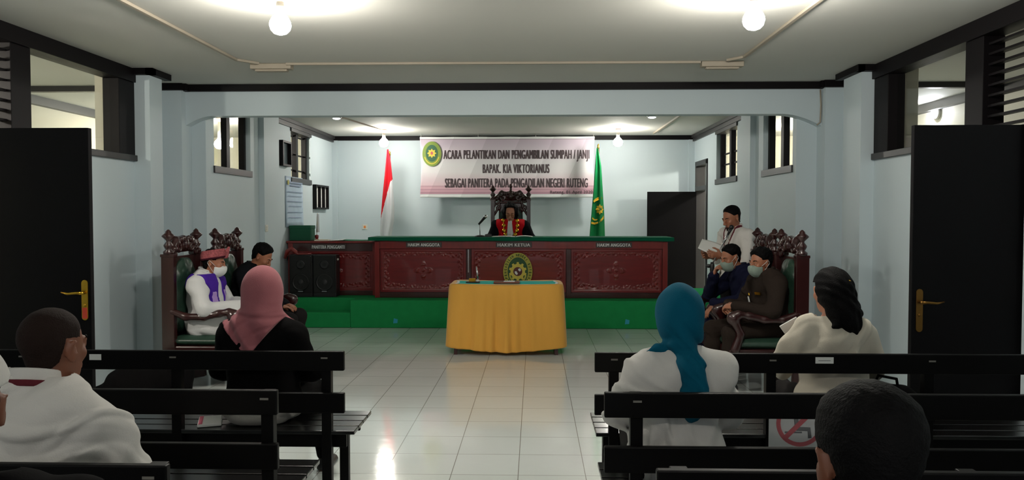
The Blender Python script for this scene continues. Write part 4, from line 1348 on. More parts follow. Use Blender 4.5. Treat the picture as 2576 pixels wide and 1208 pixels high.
def sticker(x, z, y, w, h, lab):
    o = tag(MB().box(x - w / 2, x + w / 2, y - .002, y - .0003, z - h / 2, z + h / 2).build('paper_label', M['paperyellow'] if w < .06 else M['white']), lab, 'label')
    return o
sticker(-2.265, .815, ROW[0], .062, .03, 'small blank pale label on the top rail of the front left bench')
sticker(1.455, .818, ROW[0], .09, .032, 'small white label on the top rail of the front right bench')
MBl = MB().box(1.425, 1.485, ROW[0] - .0026, ROW[0] - .0019, .815, .818).build('printed_line', M['signgrey'], bpy.data.objects['paper_label.001'] if 'paper_label.001' in bpy.data.objects else None)

# do-not-sit paper hung on the front right bench
o = empty('seat_notice', (1.335, ROW[0] - .004, .50), 'white paper notice with a red circle on the front right bench', 'sign')
MB().box(-.155, .155, -.002, .0, -.135, .13).build('notice_sheet', M['signpaper'], o)
def ring(r0, r1, n=40): 
    m = MB(); v = []; f = []
    for i in range(n):
        a = 2 * PI * i / n
        for r, y in ((r0, -.0032), (r1, -.0032), (r0, -.0018), (r1, -.0018)): v.append((r * math.cos(a), y, r * math.sin(a)))
    for i in range(n):
        p, q = 4 * i, 4 * ((i + 1) % n)
        f += [(p, p + 1, q + 1, q), (p + 2, q + 2, q + 3, p + 3), (p + 1, p + 3, q + 3, q + 1), (p, q, q + 2, p + 2)]
    return m.add(v, f)
r_ = ring(.097, .118)
r_.build('red_ring', M['signred'], o)
MB().prism([(-.085, -.068), (-.068, -.085), (.085, .068), (.068, .085)], 'y', -.0046, -.0032).build('red_bar', M['signred'], o)
m = MB()
m.tube([(-.02, -.0030, .03), (-.015, -.0030, -.028), (.045, -.0030, -.03), (.05, -.0030, -.075)], [.011, .013, .012, .009], 8)
m.v = [(x, max(-.0042, min(-.0012, y)), z) for x, y, z in m.v]
m.build('seated_figure', M['signgrey'], o)
m = MB().box(-.075, .01, -.0042, -.0015, -.05, -.042); m.build('bench_line', M['signgrey'], o)
MB().prism(oval(.018, .018, 16, -.02, .062), 'y', -.0042, -.0015).build('figure_head', M['signgrey'], o)

# small things on and around the benches
o = empty('phone', (-1.74, 4.12, .432), 'white and pink phone lying on the front left bench seat', 'phone', .35)
MB().box(-.06, .06, -.09, .09, .001, .018).build('phone_case', M['white'], o, bevel=.006)
MB().box(-.055, -.035, -.085, .085, .018, .0195).build('pink_strip', M['pink'], o)
o = empty('handbag', (1.93, 4.18, .432), 'black handbag on the front right bench beside the long haired woman', 'bag', .1)
s = S(); s.cap((-.13, 0, .07), (.13, 0, .07), .072, .072, .05); s.cap((-.16, 0, .20), (.02, 0, .15), .05, .055, .05); s.cap((.02, 0, .15), (.14, 0, .08), .05, .04, .05)
iso(s, 'bag_body', M['cblack'], o, .008, lambda d, X, Y, Z: np.maximum(d, -(Z - .001)))
MB().tube([(-.14, 0, .21), (-.12, -.01, .27), (-.02, -.01, .25), (.0, 0, .17)], .008).build('bag_handle', M['cblack'], o)
o = empty('dark_sack', (-3.2, 6.35, 0), 'low dark sack on the floor left of the carved chairs', 'bag', .0)
s = S(); s.ell((0, 0, .12), (.36, .22, .22), None, .05); s.ell((.16, 0, .22), (.22, .18, .16), None, .06); s.ell((-.3, 0, .05), (.2, .16, .1), None, .06)
iso(s, 'sack_body', M['cblack'], o, .014, lambda d, X, Y, Z: np.maximum(d + .006 * np.sin(X * 31 + Z * 20) * np.sin(Y * 27), -(Z - .002)))
MB().tube([(.05, 0, .33), (.1, 0, .4), (.2, .0, .4), (.25, 0, .32)], .01).build('sack_strap', M['cblack'], o)

# microphone stand of the standing reader
o = empty('microphone_stand', (1.83, 8.12, 0), 'chrome boom microphone stand before the standing man in white', 'microphone stand')
for a in (0.4, 2.5, 4.6):
    MB().tube([(0, 0, .12), (.28 * math.cos(a), .28 * math.sin(a), .012)], .009).build('tripod_leg', M['blackplastic'], o)
MB().tube([(0, 0, .1), (0, 0, 1.02)], .011).build('pole', M['steel'], o)
MB().lathe([(0, .94), (.02, .94), (.024, .98), (.024, 1.03), (.016, 1.06), (0, 1.06)]).build('boom_clutch', M['blackplastic'], o)
MB().ball((-.035, 0, 1.02), (.028, .014, .02)).build('clutch_knob', M['blackplastic'], o)
a, b = Vector((-.02, 0, 1.0)), Vector((.165, .03, 1.34))
MB().tube([a, b], .007).build('boom', M['steel'], o)
MB().tube([b - (b - a) * .25, b], .013).build('boom_sleeve', M['steel'], o)
c = b + Vector((.03, .0, .065)); d_ = (c - b).normalized()
mp = MB().tube([b, b.lerp(c, .5), c], [.011, .015, .02]).build('microphone_body', M['blackplastic'], o)
MB().ball(c + d_ * .015, .026).build('microphone_head', M['blackplastic'], o)
MB().tube([b, b + Vector((.015, -.01, -.08)), (.08, 0, .95), (.06, .0, .75), (.02, .012, .55), (.012, .012, .1)], .004, 6).build('cable', M['conduit'], o)
# ------------------------------------------------------------------ people
def nrm(v): v = np.array(v, float); return v / np.linalg.norm(v)
def seated(**k):
    J = dict(pel=V3(0, 0, .545), che=V3(0, -.01, .86), nek=V3(0, .0, 1.015), hed=V3(0, .035, 1.155), hR=np.eye(3),
             shw=.185, shz=.965, shy=-.01, hipw=.095, hd=1.0, bulk=1.0,
             kn=[V3(-.12, .43, .50), V3(.12, .43, .50)], an=[V3(-.12, .42, .09), V3(.12, .42, .09)],
             el=[V3(-.27, .06, .74), V3(.27, .06, .74)], wr=[V3(-.14, .28, .62), V3(.14, .28, .62)],
             hdir=[V3(.4, .9, -.1), V3(-.4, .9, -.1)], hnrm=[V3(0, 0, -1), V3(0, 0, -1)], curl=.35, sitting=True)
    J.update(k); return J
def standing(**k):
    J = seated()
    J.update(pel=V3(0, 0, .90), che=V3(0, .0, 1.22), nek=V3(0, .0, 1.385), hed=V3(0, .03, 1.53), shz=1.335,
             kn=[V3(-.1, .02, .49), V3(.1, .02, .49)], an=[V3(-.1, -.01, .09), V3(.1, -.01, .09)], sitting=False)
    J.update(k); return J
def sh(J, i): return V3((-1, 1)[i] * J['shw'], J['shy'], J['shz'])
def hip(J, i): return J['pel'] + V3((-1, 1)[i] * J['hipw'], .02, -.015)
def spineR(J):
    z = nrm(J['che'] - J['pel']); x = V3(1, 0, 0); y = np.cross(z, x); y /= np.linalg.norm(y); x = np.cross(y, z)
    return np.stack([x, y, z], 1)
def head_prims(s, c, R, sc=1.0, o=0.0, face=True, ears=True):
    c = np.array(c, float)
    T = lambda p: c + R @ (np.array(p, float) * sc)
    E = lambda p, r, k=.02, kind='u', Q=None: s.ell(T(p), np.array(r) * sc + o, R if Q is None else R @ Q, k, kind)
    C = lambda p, q, a, b, k=.012: s.cap(T(p), T(q), a * sc + o, b * sc + o, k)
    E((0, -.014, .034), (.073, .094, .084), .01)
    E((0, .026, -.03), (.058, .062, .082), .03)
    E((0, .046, -.082), (.040, .036, .032), .03)
    if face:
        for sx in (-1, 1):
            E((sx * .034, .066, -.022), (.022, .018, .020), .02)
            E((sx * .032, .101, .004), (.014, .013, .011), .014, 's')
            E((sx * .031, .079, .003), (.0135, .0115, .011), .003)
            E((sx * .012, .099, -.033), (.009, .011, .008), .006)
        C((-.036, .080, .021), (0, .088, .020), .0095, .010); C((.036, .080, .021), (0, .088, .020), .0095, .010)
        C((0, .090, .012), (0, .113, -.027), .008, .0125, .012)
        C((-.020, .086, -.058), (.020, .086, -.058), .0075, .0075, .006)
        C((-.018, .085, -.069), (.018, .085, -.069), .008, .008, .006)
        E((0, .080, -.1), (.019, .015, .014), .015)
    if ears:
        for sx in (-1, 1):
            E((sx * .077, -.006, -.006), (.009, .020, .033), .008, 'u', Ry(sx * .22) @ Rz(-sx * .35))
            E((sx * .086, .002, .0), (.007, .011, .018), .006, 's')
            E((sx * .074, -.001, -.034), (.008, .010, .010), .006)
def hand_prims(s, w, d, n, side, curl=.35, k=.006):
    d = nrm(d); n = nrm(np.array(n) - d * (np.array(n) @ d)); t = np.cross(d, n) * (1 if side > 0 else -1)   # t points to the thumb side
    R = np.stack([t, d, n], 1)
    s.cap(w - d * .02, w + d * .02, .026, .026, .02)
    s.ell(w + d * .052, (.041, .055, .017), R, .02)
    for i, (off, L, r) in enumerate(((.031, .072, .0090), (.0105, .080, .0095), (-.0105, .074, .0090), (-.031, .058, .0080))):
        p = w + d * .094 + t * off; a = curl * .8 + .04 * i
        dir_ = d + t * off * 1.2
        for j, f in enumerate((.46, .30, .26)):
            dd = nrm(dir_) * math.cos(a) + n * math.sin(a)
            q = p + dd * L * f
            s.cap(p, q, r * (1 - .1 * j), r * (.92 - .1 * j), k)
            p = q; a += curl
    p = w + d * .028 + t * .030
    q = p + nrm(d * .62 + t * .62 + n * .35) * .042; s.cap(p, q, .0135, .0115, .01)
    r_ = q + nrm(d * .85 + t * .2 + n * .5 * (curl + .2)) * .034; s.cap(q, r_, .0108, .009, k)
    r2 = r_ + nrm(d * .8 - t * .1 + n * (curl + .3) * .6) * .022; s.cap(r_, r2, .009, .0078, k)
def torso(s, J, o, k=.07):
    R = spineR(J); b = J['bulk']; p, c, n = J['pel'], J['che'], J['nek']
    s.ell(p, np.array((.165, .125, .125)) * b + o, R, k)
    s.ell(p * .5 + c * .5, np.array((.142, .108, .165)) * b + o, R, k)
    s.ell(c, np.array((.158, .108, .165)) * b + o, R, k)
    a, e = sh(J, 0), sh(J, 1)
    s.cap(a, e, .052 * b + o, .052 * b + o, .08)
    s.cap(n + V3(0, -.012, .0), a * .6 + n * .4 + V3(0, 0, .0), .042 + o, .040 + o, .06)
    s.cap(n + V3(0, -.012, .0), e * .6 + n * .4 + V3(0, 0, .0), .042 + o, .040 + o, .06)
def arms(s, J, o, f=1.0, k=.03, cuff=0.0):
    for i in (0, 1):
        a, e, w = sh(J, i), J['el'][i], J['wr'][i]
        s.cap(a, e, .050 * J['bulk'] + o, .038 + o, k)
        if f > .5:
            w2 = e + (w - e) * (f - .5) * 2
            s.cap(e, w2, .037 + o, .027 + o + cuff, k)
def legs(s, J, o, to=1.0, k=.04):
    for i in (0, 1):
        h, kn, a = hip(J, i), J['kn'][i], J['an'][i]
        s.cap(h, kn, .080 * J['bulk'] + o, .054 + o, k)
        s.cap(kn, kn + (a - kn) * .35, .053 + o, .052 + o, k)
        s.cap(kn + (a - kn) * .35, kn + (a - kn) * to, .052 + o, .036 + o, k)
def feet(s, J, o):
    for i in (0, 1):
        a = J['an'][i]
        s.cap(a, a + V3(0, -.02, -.045), .036 + o, .034 + o, .02)
        s.cap(a + V3(0, -.02, -.05), a + V3((-.01, .01)[i], .15, -.058), .034 + o, .026 + o, .03)
def folds(amp, f=1.0, seed=0):
    r = np.random.RandomState(seed); ph = r.rand(12) * 6.28; kk = r.randn(8, 3) * 19 * f
    def post(d, X, Y, Z):
        w = .5 * np.sin(X * 9 + Y * 7 + ph[0]) + .45 * np.sin(Z * 8 + Y * 5 + ph[1]) + .3 * np.sin(X * 17 - Z * 13 + ph[2])
        t = 0
        for i in range(4):
            t = t + np.sin(X * kk[i, 0] + Y * kk[i, 1] * .8 + Z * kk[i, 2] * .9 + ph[3 + i] + w * 3)
        cr = 0
        for i in range(3):
            cr = cr + np.maximum(0, np.sin(X * kk[4 + i, 0] * 1.3 + Z * (22 + 9 * i) * f + Y * 8 + ph[7 + i] + w * 4) - .45) * (.5 + .5 * np.sin(X * 7 + Z * 6 + ph[9 + i % 2]))
        return d + amp * (t * .85 - cr * 2.6)
    return post
def chain(*fs):
    def post(d, X, Y, Z):
        for f in fs: d = f(d, X, Y, Z)
        return d
    return post
def neck_cut(J, r=.062, up=.035):
    n = J['nek']
    def post(d, X, Y, Z):      # trim the neck of the garment so that it ends below the chin
        near = np.sqrt((X - n[0]) ** 2 + (Y - n[1] + .012) ** 2) < .105
        return np.where(near, np.maximum(d, (Z - (n[2] + up)) - .25 * (n[1] - Y) + 0 * X), d)
    return post
def floor_cut(z):
    return lambda d, X, Y, Z: np.maximum(d, z - Z)
def head_matrix(J):
    A = np.eye(4); A[:3, :3] = J['hR'] * J['hd']; A[:3, 3] = J['hed']; return A
def person(label, loc, rz, J, skin, top_mt, *, cuff=.004, sleeve=1.0, o_top=.014, trouser=None, h=.008, group=None, topname='shirt', shoes=True, fold=.0035, collar=True, long=False, seed=1, hands=True, no_low=False, face=True, ears=True, topk=.07, open_front=False):
    o = empty('person', loc, label, 'person', rz, group)
    s = S()
    torso(s, J, -.006); arms(s, J, -.004); legs(s, J, -.006); feet(s, J, -.004)
    s.cap(J['nek'] + V3(0, -.01, -.03), J['hed'] + J['hR'] @ V3(0, -.02, -.055), .056, .050, .03)
    head_prims(s, J['hed'], J['hR'], J['hd'], 0, face, ears)
    if hands:
        for i in (0, 1):
            cu = J['curl'][i] if isinstance(J['curl'], (list, tuple)) else J['curl']
            hand_prims(s, J['wr'][i], J['hdir'][i], J['hnrm'][i], (-1, 1)[i], cu)
    iso(s, 'body', M[skin], o, h)
    s = S(); torso(s, J, o_top, topk); arms(s, J, o_top, sleeve, .035, cuff)
    if long:      # robe falling over the thighs to the shins
        legs(s, J, o_top + .012, .72, .12)
    n = J['nek']
    s.cap(n + V3(0, -.012, -.02), n + V3(0, -.008, .03), .064, .060, .02)
    lowz = -1
    def hem(d, X, Y, Z): return d
    if not long and J['sitting'] is False:
        hem = floor_cut(J['pel'][2] - .10)
    iso(s, topname, M[top_mt], o, h, chain(folds(fold, 1, seed), neck_cut(J), hem))
    if collar:
        s = S(); s.cap(n + V3(0, -.016, -.012), n + V3(0, -.008, .08), .080, .070, .01)
        def band(d, X, Y, Z):
            t = Z - n[2] - .30 * (n[1] - Y) + 0 * X
            return np.maximum(np.maximum(d, t - .058), -t - .010)
        iso(s, 'collar', M[top_mt], o, .006, band)
    if trouser:
        s = S(); legs(s, J, .012 if not long else .006, .93, .03)
        R = spineR(J); s.ell(J['pel'], np.array((.168, .128, .12)) * J['bulk'] + .006, R, .05)
        iso(s, 'trousers', M[trouser], o, .010, folds(.003, .8, seed + 5))
    if shoes:
        for i in (0, 1):
            s = S(); a = J['an'][i]
            s.cap(a + V3(0, -.02, -.05), a + V3((-.01, .01)[i], .16, -.06), .040, .032, .03); s.cap(a + V3(0, -.01, -.02), a + V3(0, -.02, -.05), .038, .040, .02)
            iso(s, 'shoe', M['blackplastic'], o, .010, floor_cut(.004 if J['an'][i][2] > .05 else -9))
    return o
def head_part(o, J, name, mt, base_o, region, h=.006, face=False, ears=False, extra=None, post=None, k=.03):
    """a shell grown from the head, kept where region(x,y,z) < 0 (head coordinates)"""
    s = S(); head_prims(s, V3(0, 0, 0), np.eye(3), 1.0, base_o, face, ears)
    if extra: extra(s)
    def p(d, X, Y, Z):
        if post: d = post(d, X, Y, Z)
        return np.maximum(d, region(X, Y, Z))
    return iso(s, name, M[mt] if isinstance(mt, str) else mt, o, h, p, head_matrix(J))
def short_hair(o, J, mt='hair', thick=.011, zf=.070, slope=.95, side=-.005, rough=.004, top=.0, h=.006, name='hair'):
    def region(X, Y, Z):
        line = np.maximum(side + (slope + .35) * Y + .25 * np.maximum(Y - .03, 0), -.078) + 0 * X
        line = np.maximum(line, np.where(Y > .035, zf + .018 - .6 * np.abs(X), -9))
        ear = np.where((np.abs(X) > .05) & (Y > -.03) & (Y < .035), .028 - Z, -1.0)
        return np.maximum(line - Z, ear)
    def post(d, X, Y, Z):
        edge = np.clip(1 + region(X, Y, Z) / .032, 0, 1)       # the hair thins out towards the hairline
        n1 = np.sin(X * 130 + Z * 60 + 2 * np.sin(Y * 50)) * np.sin(Y * 120 + X * 40) + .6 * np.sin(Z * 170 + Y * 90 + X * 60)
        return d + thick * .92 * edge - (top * np.clip((Z - .03) / .06, 0, 1) - rough * n1) * (1 - edge)
    def nape(s): s.cap((0, -.022, -.045), (0, -.034, -.13), .050 + thick, .047 + thick, .03)
    return head_part(o, J, name, mt, thick, region, h, post=post, extra=nape)
def eyes(o, J, brow=True, lids=.0, lips=True):
    A = Matrix(head_matrix(J).tolist())
    for sx in (-1, 1):
        m = MB().ball((sx * .031, .0855, .001), (.0085, .0055, .0032 - lids)); m.xform(A)
        e = m.build('eye', M['eyew'], o)
        m = MB().ball((sx * .031, .0905, .0005), (.0034, .0015, .0028 - lids)); m.xform(A)
        m.build('iris', M['eyed'], e)
        if brow:
            m = MB().tube([(sx * .016, .095, .024), (sx * .032, .0915, .029), (sx * .048, .080, .025)], [.0032, .004, .002], 8); m.xform(A)
            m.build('eyebrow', M['hair'], o)
    if lips:
        m = MB().tube([(-.021, .088, -.064), (-.008, .095, -.061), (.008, .095, -.061), (.021, .088, -.064)], [.002, .0055, .0055, .002], 8); m.xform(A)
        m.build('lips', M['lip'], o)
def mask(o, J, mt, h=.005):
    def region(X, Y, Z):
        top = Z + .008 + .35 * np.abs(X) - 0 * Y
        bot = -.122 - Z + 0 * X
        back = .034 - Y + .0 * X
        return np.maximum(np.maximum(top, bot), back)
    def extra(s): s.ell((0, .085, -.045), (.048, .045, .052), None, .04)
    k = head_part(o, J, 'face_mask', mt, .010, region, h, face=False, extra=extra)
    A = Matrix(head_matrix(J).tolist())
    for sx in (-1, 1):
        m = MB().tube([(sx * .064, .045, -.022), (sx * .078, .018, .0), (sx * .085, -.012, .022), (sx * .086, -.028, .0)], .0022, 6); m.xform(A); m.build('ear_loop', M['cmask'], k)
        m = MB().tube([(sx * .060, .040, -.085), (sx * .076, .012, -.05), (sx * .086, -.026, -.005)], .0022, 6); m.xform(A); m.build('ear_loop', M['cmask'], k)
    return k
def garment_patch(o, J, name, mt, t, region, sleeve=1.0, o_top=.014, k=.07, h=.007, long=False, fold=None, arms_on=True):
    s = S(); torso(s, J, o_top + t, k)
    if arms_on: arms(s, J, o_top + t, sleeve, .035, .004)
    if long: legs(s, J, o_top + .012 + t, .72, .12)
    n = J['nek']; s.cap(n + V3(0, -.012, -.02), n + V3(0, -.008, .03), .064 + t, .060 + t, .02)
    def p(d, X, Y, Z):
        if fold: d = fold(d, X, Y, Z)
        return np.maximum(d, region(X, Y, Z))
    return iso(s, name, M[mt], o, h, p)
def hR(yaw=0, pitch=0, roll=0):   # yaw > 0 turns to the figure's left, pitch > 0 looks down
    return Rz(yaw) @ Rx(-pitch) @ Ry(roll)

# ---- woman in the pink headscarf, front left bench
J = seated(hed=V3(.0, .03, 1.135), nek=V3(0, 0, .97), che=V3(0, -.01, .80), shw=.165, shz=.885, hR=hR(-.30, .1), bulk=1.05, el=[V3(-.25, .06, .70), V3(.25, .06, .70)], an=[V3(-.12, .40, .09), V3(.20, .50, .07)], kn=[V3(-.13, .43, .50), V3(.15, .44, .50)],
           wr=[V3(-.10, .30, .60), V3(.10, .30, .60)])
o = person('woman in a dusty pink headscarf and black jacket on the front left bench', (-1.48, 4.20, 0), 0, J, 'skinl', 'cblack', trouser='cblack', topname='jacket', o_top=.022, collar=False, seed=3)
def scarf_pink():
    s = S(); head_prims(s, J['hed'], J['hR'], 1.0, .020, False, False)
    s.cap(J['hed'] + V3(0, -.035, -.02), J['nek'] + V3(0, -.03, .0), .104, .112, .05)
    torso(s, J, .044)
    return s
def reg(X, Y, Z):
    side = np.where(Y < .02, (.800 + 1.02 * np.abs(X + .03) + .25 * np.maximum(X, 0)) - Z, (.86 + .6 * np.abs(X)) - Z)
    loc_ = (X - J['hed'][0], Y - J['hed'][1], Z - J['hed'][2]); R = J['hR']
    fx = R[0, 0] * loc_[0] + R[1, 0] * loc_[1] + R[2, 0] * loc_[2]; fy = R[0, 1] * loc_[0] + R[1, 1] * loc_[1] + R[2, 1] * loc_[2]; fz_ = R[0, 2] * loc_[0] + R[1, 2] * loc_[1] + R[2, 2] * loc_[2]
    face = .062 - np.sqrt((fx / 1.0) ** 2 + ((fz_ + .02) / 1.45) ** 2); face = np.where(fy > .03, face, -1.0)
    return np.maximum(side, face)
def sfold(d, X, Y, Z):
    return d + .014 * np.sin(34 * (Z + .55 * X) + 5 * np.sin(7 * X) + 2 * np.sin(11 * X + 9 * Z)) * np.clip((1.08 - Z) / .1, 0, 1) + .007 * np.maximum(0, np.sin(74 * (Z - .5 * X) + 4 * np.sin(8 * X + 5 * Z)) - .3) * np.clip((1.07 - Z) / .08, 0, 1) + .012 * np.exp(-((Z - 1.005 + .06 * X) / .012) ** 2) * (Y < .05)
iso(scarf_pink(), 'headscarf', M['cpink'], o, .0055, lambda d, X, Y, Z: np.maximum(sfold(d, X, Y, Z), reg(X, Y, Z)))
s = S(); s.ell(J['pel'] + V3(0, -.02, -.04), (.215, .165, .10)); 
iso(s, 'shirt_tail', M['cgreyshirt'], o, .009, chain(folds(.004, 1.2, 9), floor_cut(.436)))

# ---- woman in the teal headscarf, second right bench
J = seated(hed=V3(.015, .03, 1.12), nek=V3(0, 0, .96), che=V3(0, -.01, .80), shw=.165, shz=.885, hR=hR(.12, .05), bulk=1.06, el=[V3(-.228, .06, .69), V3(.228, .06, .69)], wr=[V3(-.10, .32, .60), V3(.10, .32, .60)])
o = person('woman in a knotted teal headscarf and white shirt on the second right bench', (.60, 3.315, 0), 0, J, 'skinl', 'cwhite', trouser='ctrouser', topname='shirt', o_top=.020, collar=False, seed=11, fold=.0065)
s = S(); head_prims(s, J['hed'], J['hR'], 1.0, .022, False, False)
s.ell(J['hed'] + V3(0, -.03, -.01), (.098, .115, .12), None, .03)
s.cap(J['hed'] + V3(0, -.045, -.06), J['hed'] + V3(.01, -.05, -.10), .085, .07, .04)
s.cap(J['hed'] + V3(-.03, -.08, -.11), J['hed'] + V3(-.165, -.07, -.15), .030, .010, .03)       # wing towards the left shoulder
s.cap(J['hed'] + V3(.0, -.095, -.10), J['hed'] + V3(.02, -.155, -.20), .045, .038, .04)
s.cap(J['hed'] + V3(.02, -.155, -.20), J['hed'] + V3(.03, -.18, -.36), .042, .052, .04)         # tail down the back
s.cap(J['hed'] + V3(.05, -.150, -.20), J['hed'] + V3(.065, -.178, -.33), .03, .03, .03)
s.ell(J['hed'] + V3(-.01, -.115, -.105), (.055, .03, .03), None, .015)
def tealf(d, X, Y, Z):
    R = J['hR']; L_ = (X - J['hed'][0], Y - J['hed'][1], Z - J['hed'][2])
    fx = R[0, 0] * L_[0] + R[1, 0] * L_[1] + R[2, 0] * L_[2]; fy = R[0, 1] * L_[0] + R[1, 1] * L_[1] + R[2, 1] * L_[2]; fzz = R[0, 2] * L_[0] + R[1, 2] * L_[1] + R[2, 2] * L_[2]
    face = np.where(fy > .03, .060 - np.sqrt(fx ** 2 + ((fzz + .02) / 1.45) ** 2), -1.0)
    lo_ = np.clip((1.13 - Z) / .1, 0, 1)
    d = d + (.002 + .004 * lo_) * np.sin(34 * (Z + 1.0 * X) + 3 * np.sin(9 * X + 4 * Y) + 2 * np.sin(13 * Z)) + .010 * lo_ * np.maximum(0, np.sin(52 * (Z + .9 * X + .2 * Y) + 4 * np.sin(10 * X + 6 * Z)) - .35) + .005 * np.sin(75 * X + 12 * Z) * np.clip((1.0 - Z) / .06, 0, 1)
    return np.maximum(d, face)
iso(s, 'headscarf', M['cteal'], o, .007, tealf)

# ---- woman with long black hair, front right bench
J = seated(hed=V3(.0, .035, 1.14), nek=V3(0, 0, .97), che=V3(0, -.01, .82), shw=.16, shz=.905, hR=hR(.30, .12), bulk=1.02, el=[V3(-.24, .12, .72), V3(.25, .06, .72)], wr=[V3(-.04, .33, .81), V3(.12, .30, .62)], hdir=[V3(-.25, .7, .6), V3(-.4, .9, -.1)], hnrm=[V3(.6, .3, .2), V3(0, 0, -1)])
o = person('woman with long loose black hair and cream shirt on the front right bench', (1.585, 4.20, 0), 0, J, 'skinl', 'ccream', trouser='ctrouser', o_top=.018, collar=False, seed=17, fold=.006)
def lh(s):
    s.ell((0, -.025, .02), (.088, .105, .098), None, .02)
    s.cap((0, -.06, -.02), (.01, -.085, -.11), .085, .072, .04); s.cap((.01, -.085, -.11), (.02, -.11, -.175), .068, .055, .05)
    s.cap((-.05, -.06, -.05), (-.05, -.09, -.15), .038, .028, .03); s.cap((.06, -.06, -.03), (.105, -.07, -.12), .036, .022, .03); s.cap((.105, -.07, -.12), (.085, -.09, -.165), .022, .012, .02)
    s.cap((-.03, -.10, -.17), (-.085, -.115, -.185), .034, .010, .02); s.cap((.03, -.11, -.18), (.04, -.12, -.225), .036, .014, .02)
def lreg(X, Y, Z):
    front = np.where(Z > .05, Y - .075, Y - .012 + .5 * np.maximum(-Z - .05, 0))
    return front + 0 * X
head_part(o, J, 'long_hair', 'hair', .012, lreg, .006, extra=lh, post=lambda d, X, Y, Z: d + .0035 * np.sin(95 * X + 14 * np.sin(9 * Z)) * np.clip((.09 - Z) / .1, 0, 1) + .002 * np.sin(160 * X + 30 * Z))
A = Matrix(head_matrix(J).tolist())
m = MB().tube([(.0, -.123, .045), (.02, -.126, .050), (.038, -.120, .048)], [.004, .006, .003], 8); m.xform(A); m.build('hair_clip', M['gold'], o)
p = empty('phone', (1.50, 4.62, .900), 'white phone held up by the long haired woman on the front right bench', 'phone', .3)
MB().box(-.03, .03, -.005, .005, -.055, .055).build('phone_case', M['white'], p, bevel=.003)
p.rotation_euler = (.5, .9, .3)

# ---- man in the white shirt with maroon lanyard, third left bench
J = seated(hed=V3(.045, .05, 1.135), nek=V3(.02, .005, 1.015), shw=.195, shz=.915, hR=hR(-.22, .06), bulk=1.16, pel=V3(0, .02, .56), hd=1.03, wr=[V3(-.12, .34, .60), V3(.12, .34, .60)], el=[V3(-.29, .08, .70), V3(.29, .08, .70)])
o = person('man with thinning cropped hair, white shirt and maroon lanyard, nearest on the left', (-1.55, 2.345, 0), 0, J, 'skind', 'cwhite', trouser='ctrouser', o_top=.014, h=.006, seed=23, fold=.009, topk=.09)
short_hair(o, J, 'hairshort', .0034, .062, .70, -.008, .0004, h=.005)
eyes(o, J)
def lan(X, Y, Z):
    n = J['nek']; t = Z - (n[2] + .012) - .28 * (n[1] - Y) + 0 * X
    return np.maximum(np.abs(t) - .010, -1)
s = S(); s.cap(J['nek'] + V3(0, -.016, -.05), J['nek'] + V3(0, -.012, .05), .098, .088, .01)
iso(s, 'lanyard', M['clanyard'], o, .005, lambda d, X, Y, Z: np.maximum(d, lan(X, Y, Z)))

# ---- man with cropped dark hair, fourth right bench
J = seated(hed=V3(.0, .02, 1.10), nek=V3(0, 0, .965), shw=.20, shz=.915, hR=hR(.0, .05), bulk=1.1, hd=1.09)
o = person('man with cropped dark hair seen from behind, nearest on the right', (.605, 1.41, 0), 0, J, 'skind', 'cblack', trouser='ctrouser', topname='jacket', h=.007, seed=29)
def bristle(d, X, Y, Z):
    return d + .0010 * np.sin(210 * X + 60 * Z) * np.sin(190 * Z + 45 * Y) - .015 * np.clip((Z - .02) / .08, 0, 1)
def hreg(X, Y, Z):
    line = -.03 + .85 * Y + .0 * X
    ear = np.where((np.abs(X) > .062) & (Y > -.035) & (Y < .03), .02 - Z, -1.0)
    return np.maximum(line - Z, ear)
head_part(o, J, 'hair', 'hair', .006, hreg, .0045, post=bristle)
eyes(o, J)

# ---- person in a white cap at the left edge, fourth left bench
J = seated(hed=V3(0, .03, 1.185), nek=V3(0, 0, 1.03), shw=.19, shz=.965, hR=hR(0, .0))
o = person('person in a round white cap at the very left edge, on the fourth left bench', (-1.074, 1.40, 0), .5, J, 'skind', 'cblack', trouser='ctrouser', topname='jacket', seed=31)
short_hair(o, J, 'hair', .006, .06, .8, -.02)
head_part(o, J, 'white_cap', 'cwhite', .017, lambda X, Y, Z: np.maximum(.052 + .12 * Y - Z, -1) + 0 * X, .006, post=lambda d, X, Y, Z: np.maximum(d - .004, Z - .140))

# ---- person in the white robe, left nearer chair (faces +x)
J = seated(pel=V3(0, -.08, .575), che=V3(0, -.10, .86), nek=V3(0, -.07, 1.00), hed=V3(0, -.015, 1.115), shw=.185, shz=.915, shy=-.085, hR=hR(.08, .22), bulk=1.04,
           el=[V3(-.27, .02, .70), V3(.28, .02, .72)], wr=[V3(-.06, .27, .70), V3(.08, .24, .71)], hdir=[V3(.5, .75, -.35), V3(-.6, .7, -.2)], hnrm=[V3(.3, .2, -.9), V3(-.2, .1, -.95)],
           kn=[V3(-.13, .36, .55), V3(.13, .36, .55)], an=[V3(-.13, .36, .10), V3(.13, .36, .10)], curl=.45)
PR = (-2.90, 7.02, 0)
o = person('person in a white robe with purple stole, maroon cap and white mask', PR, -PI / 2, J, 'skin', 'crobe', topname='robe', o_top=.026, cuff=.03, long=True, trouser='ctrouser', h=.0075, seed=37, fold=.0045, collar=True)
def stole(X, Y, Z):
    tp = np.clip((Z - .88) / .06, 0, 1); side = np.abs(np.abs(X) - .105 - .02 * tp) - .050 - .028 * tp
    back = np.where(Y < J['nek'][1] - .02, np.abs(X) - .17, side)
    low = .70 - Z
    lowb = np.where(Y < J['nek'][1] - .02, .90 - Z, low)
    front = np.where(Y < J['nek'][1] - .02, np.maximum(back, lowb), np.maximum(side, low))
    return np.maximum(front, Z - (J['nek'][2] + .02))
garment_patch(o, J, 'stole', 'cpurple', .012, stole, o_top=.026, arms_on=True, fold=folds(.0045, 1, 37))
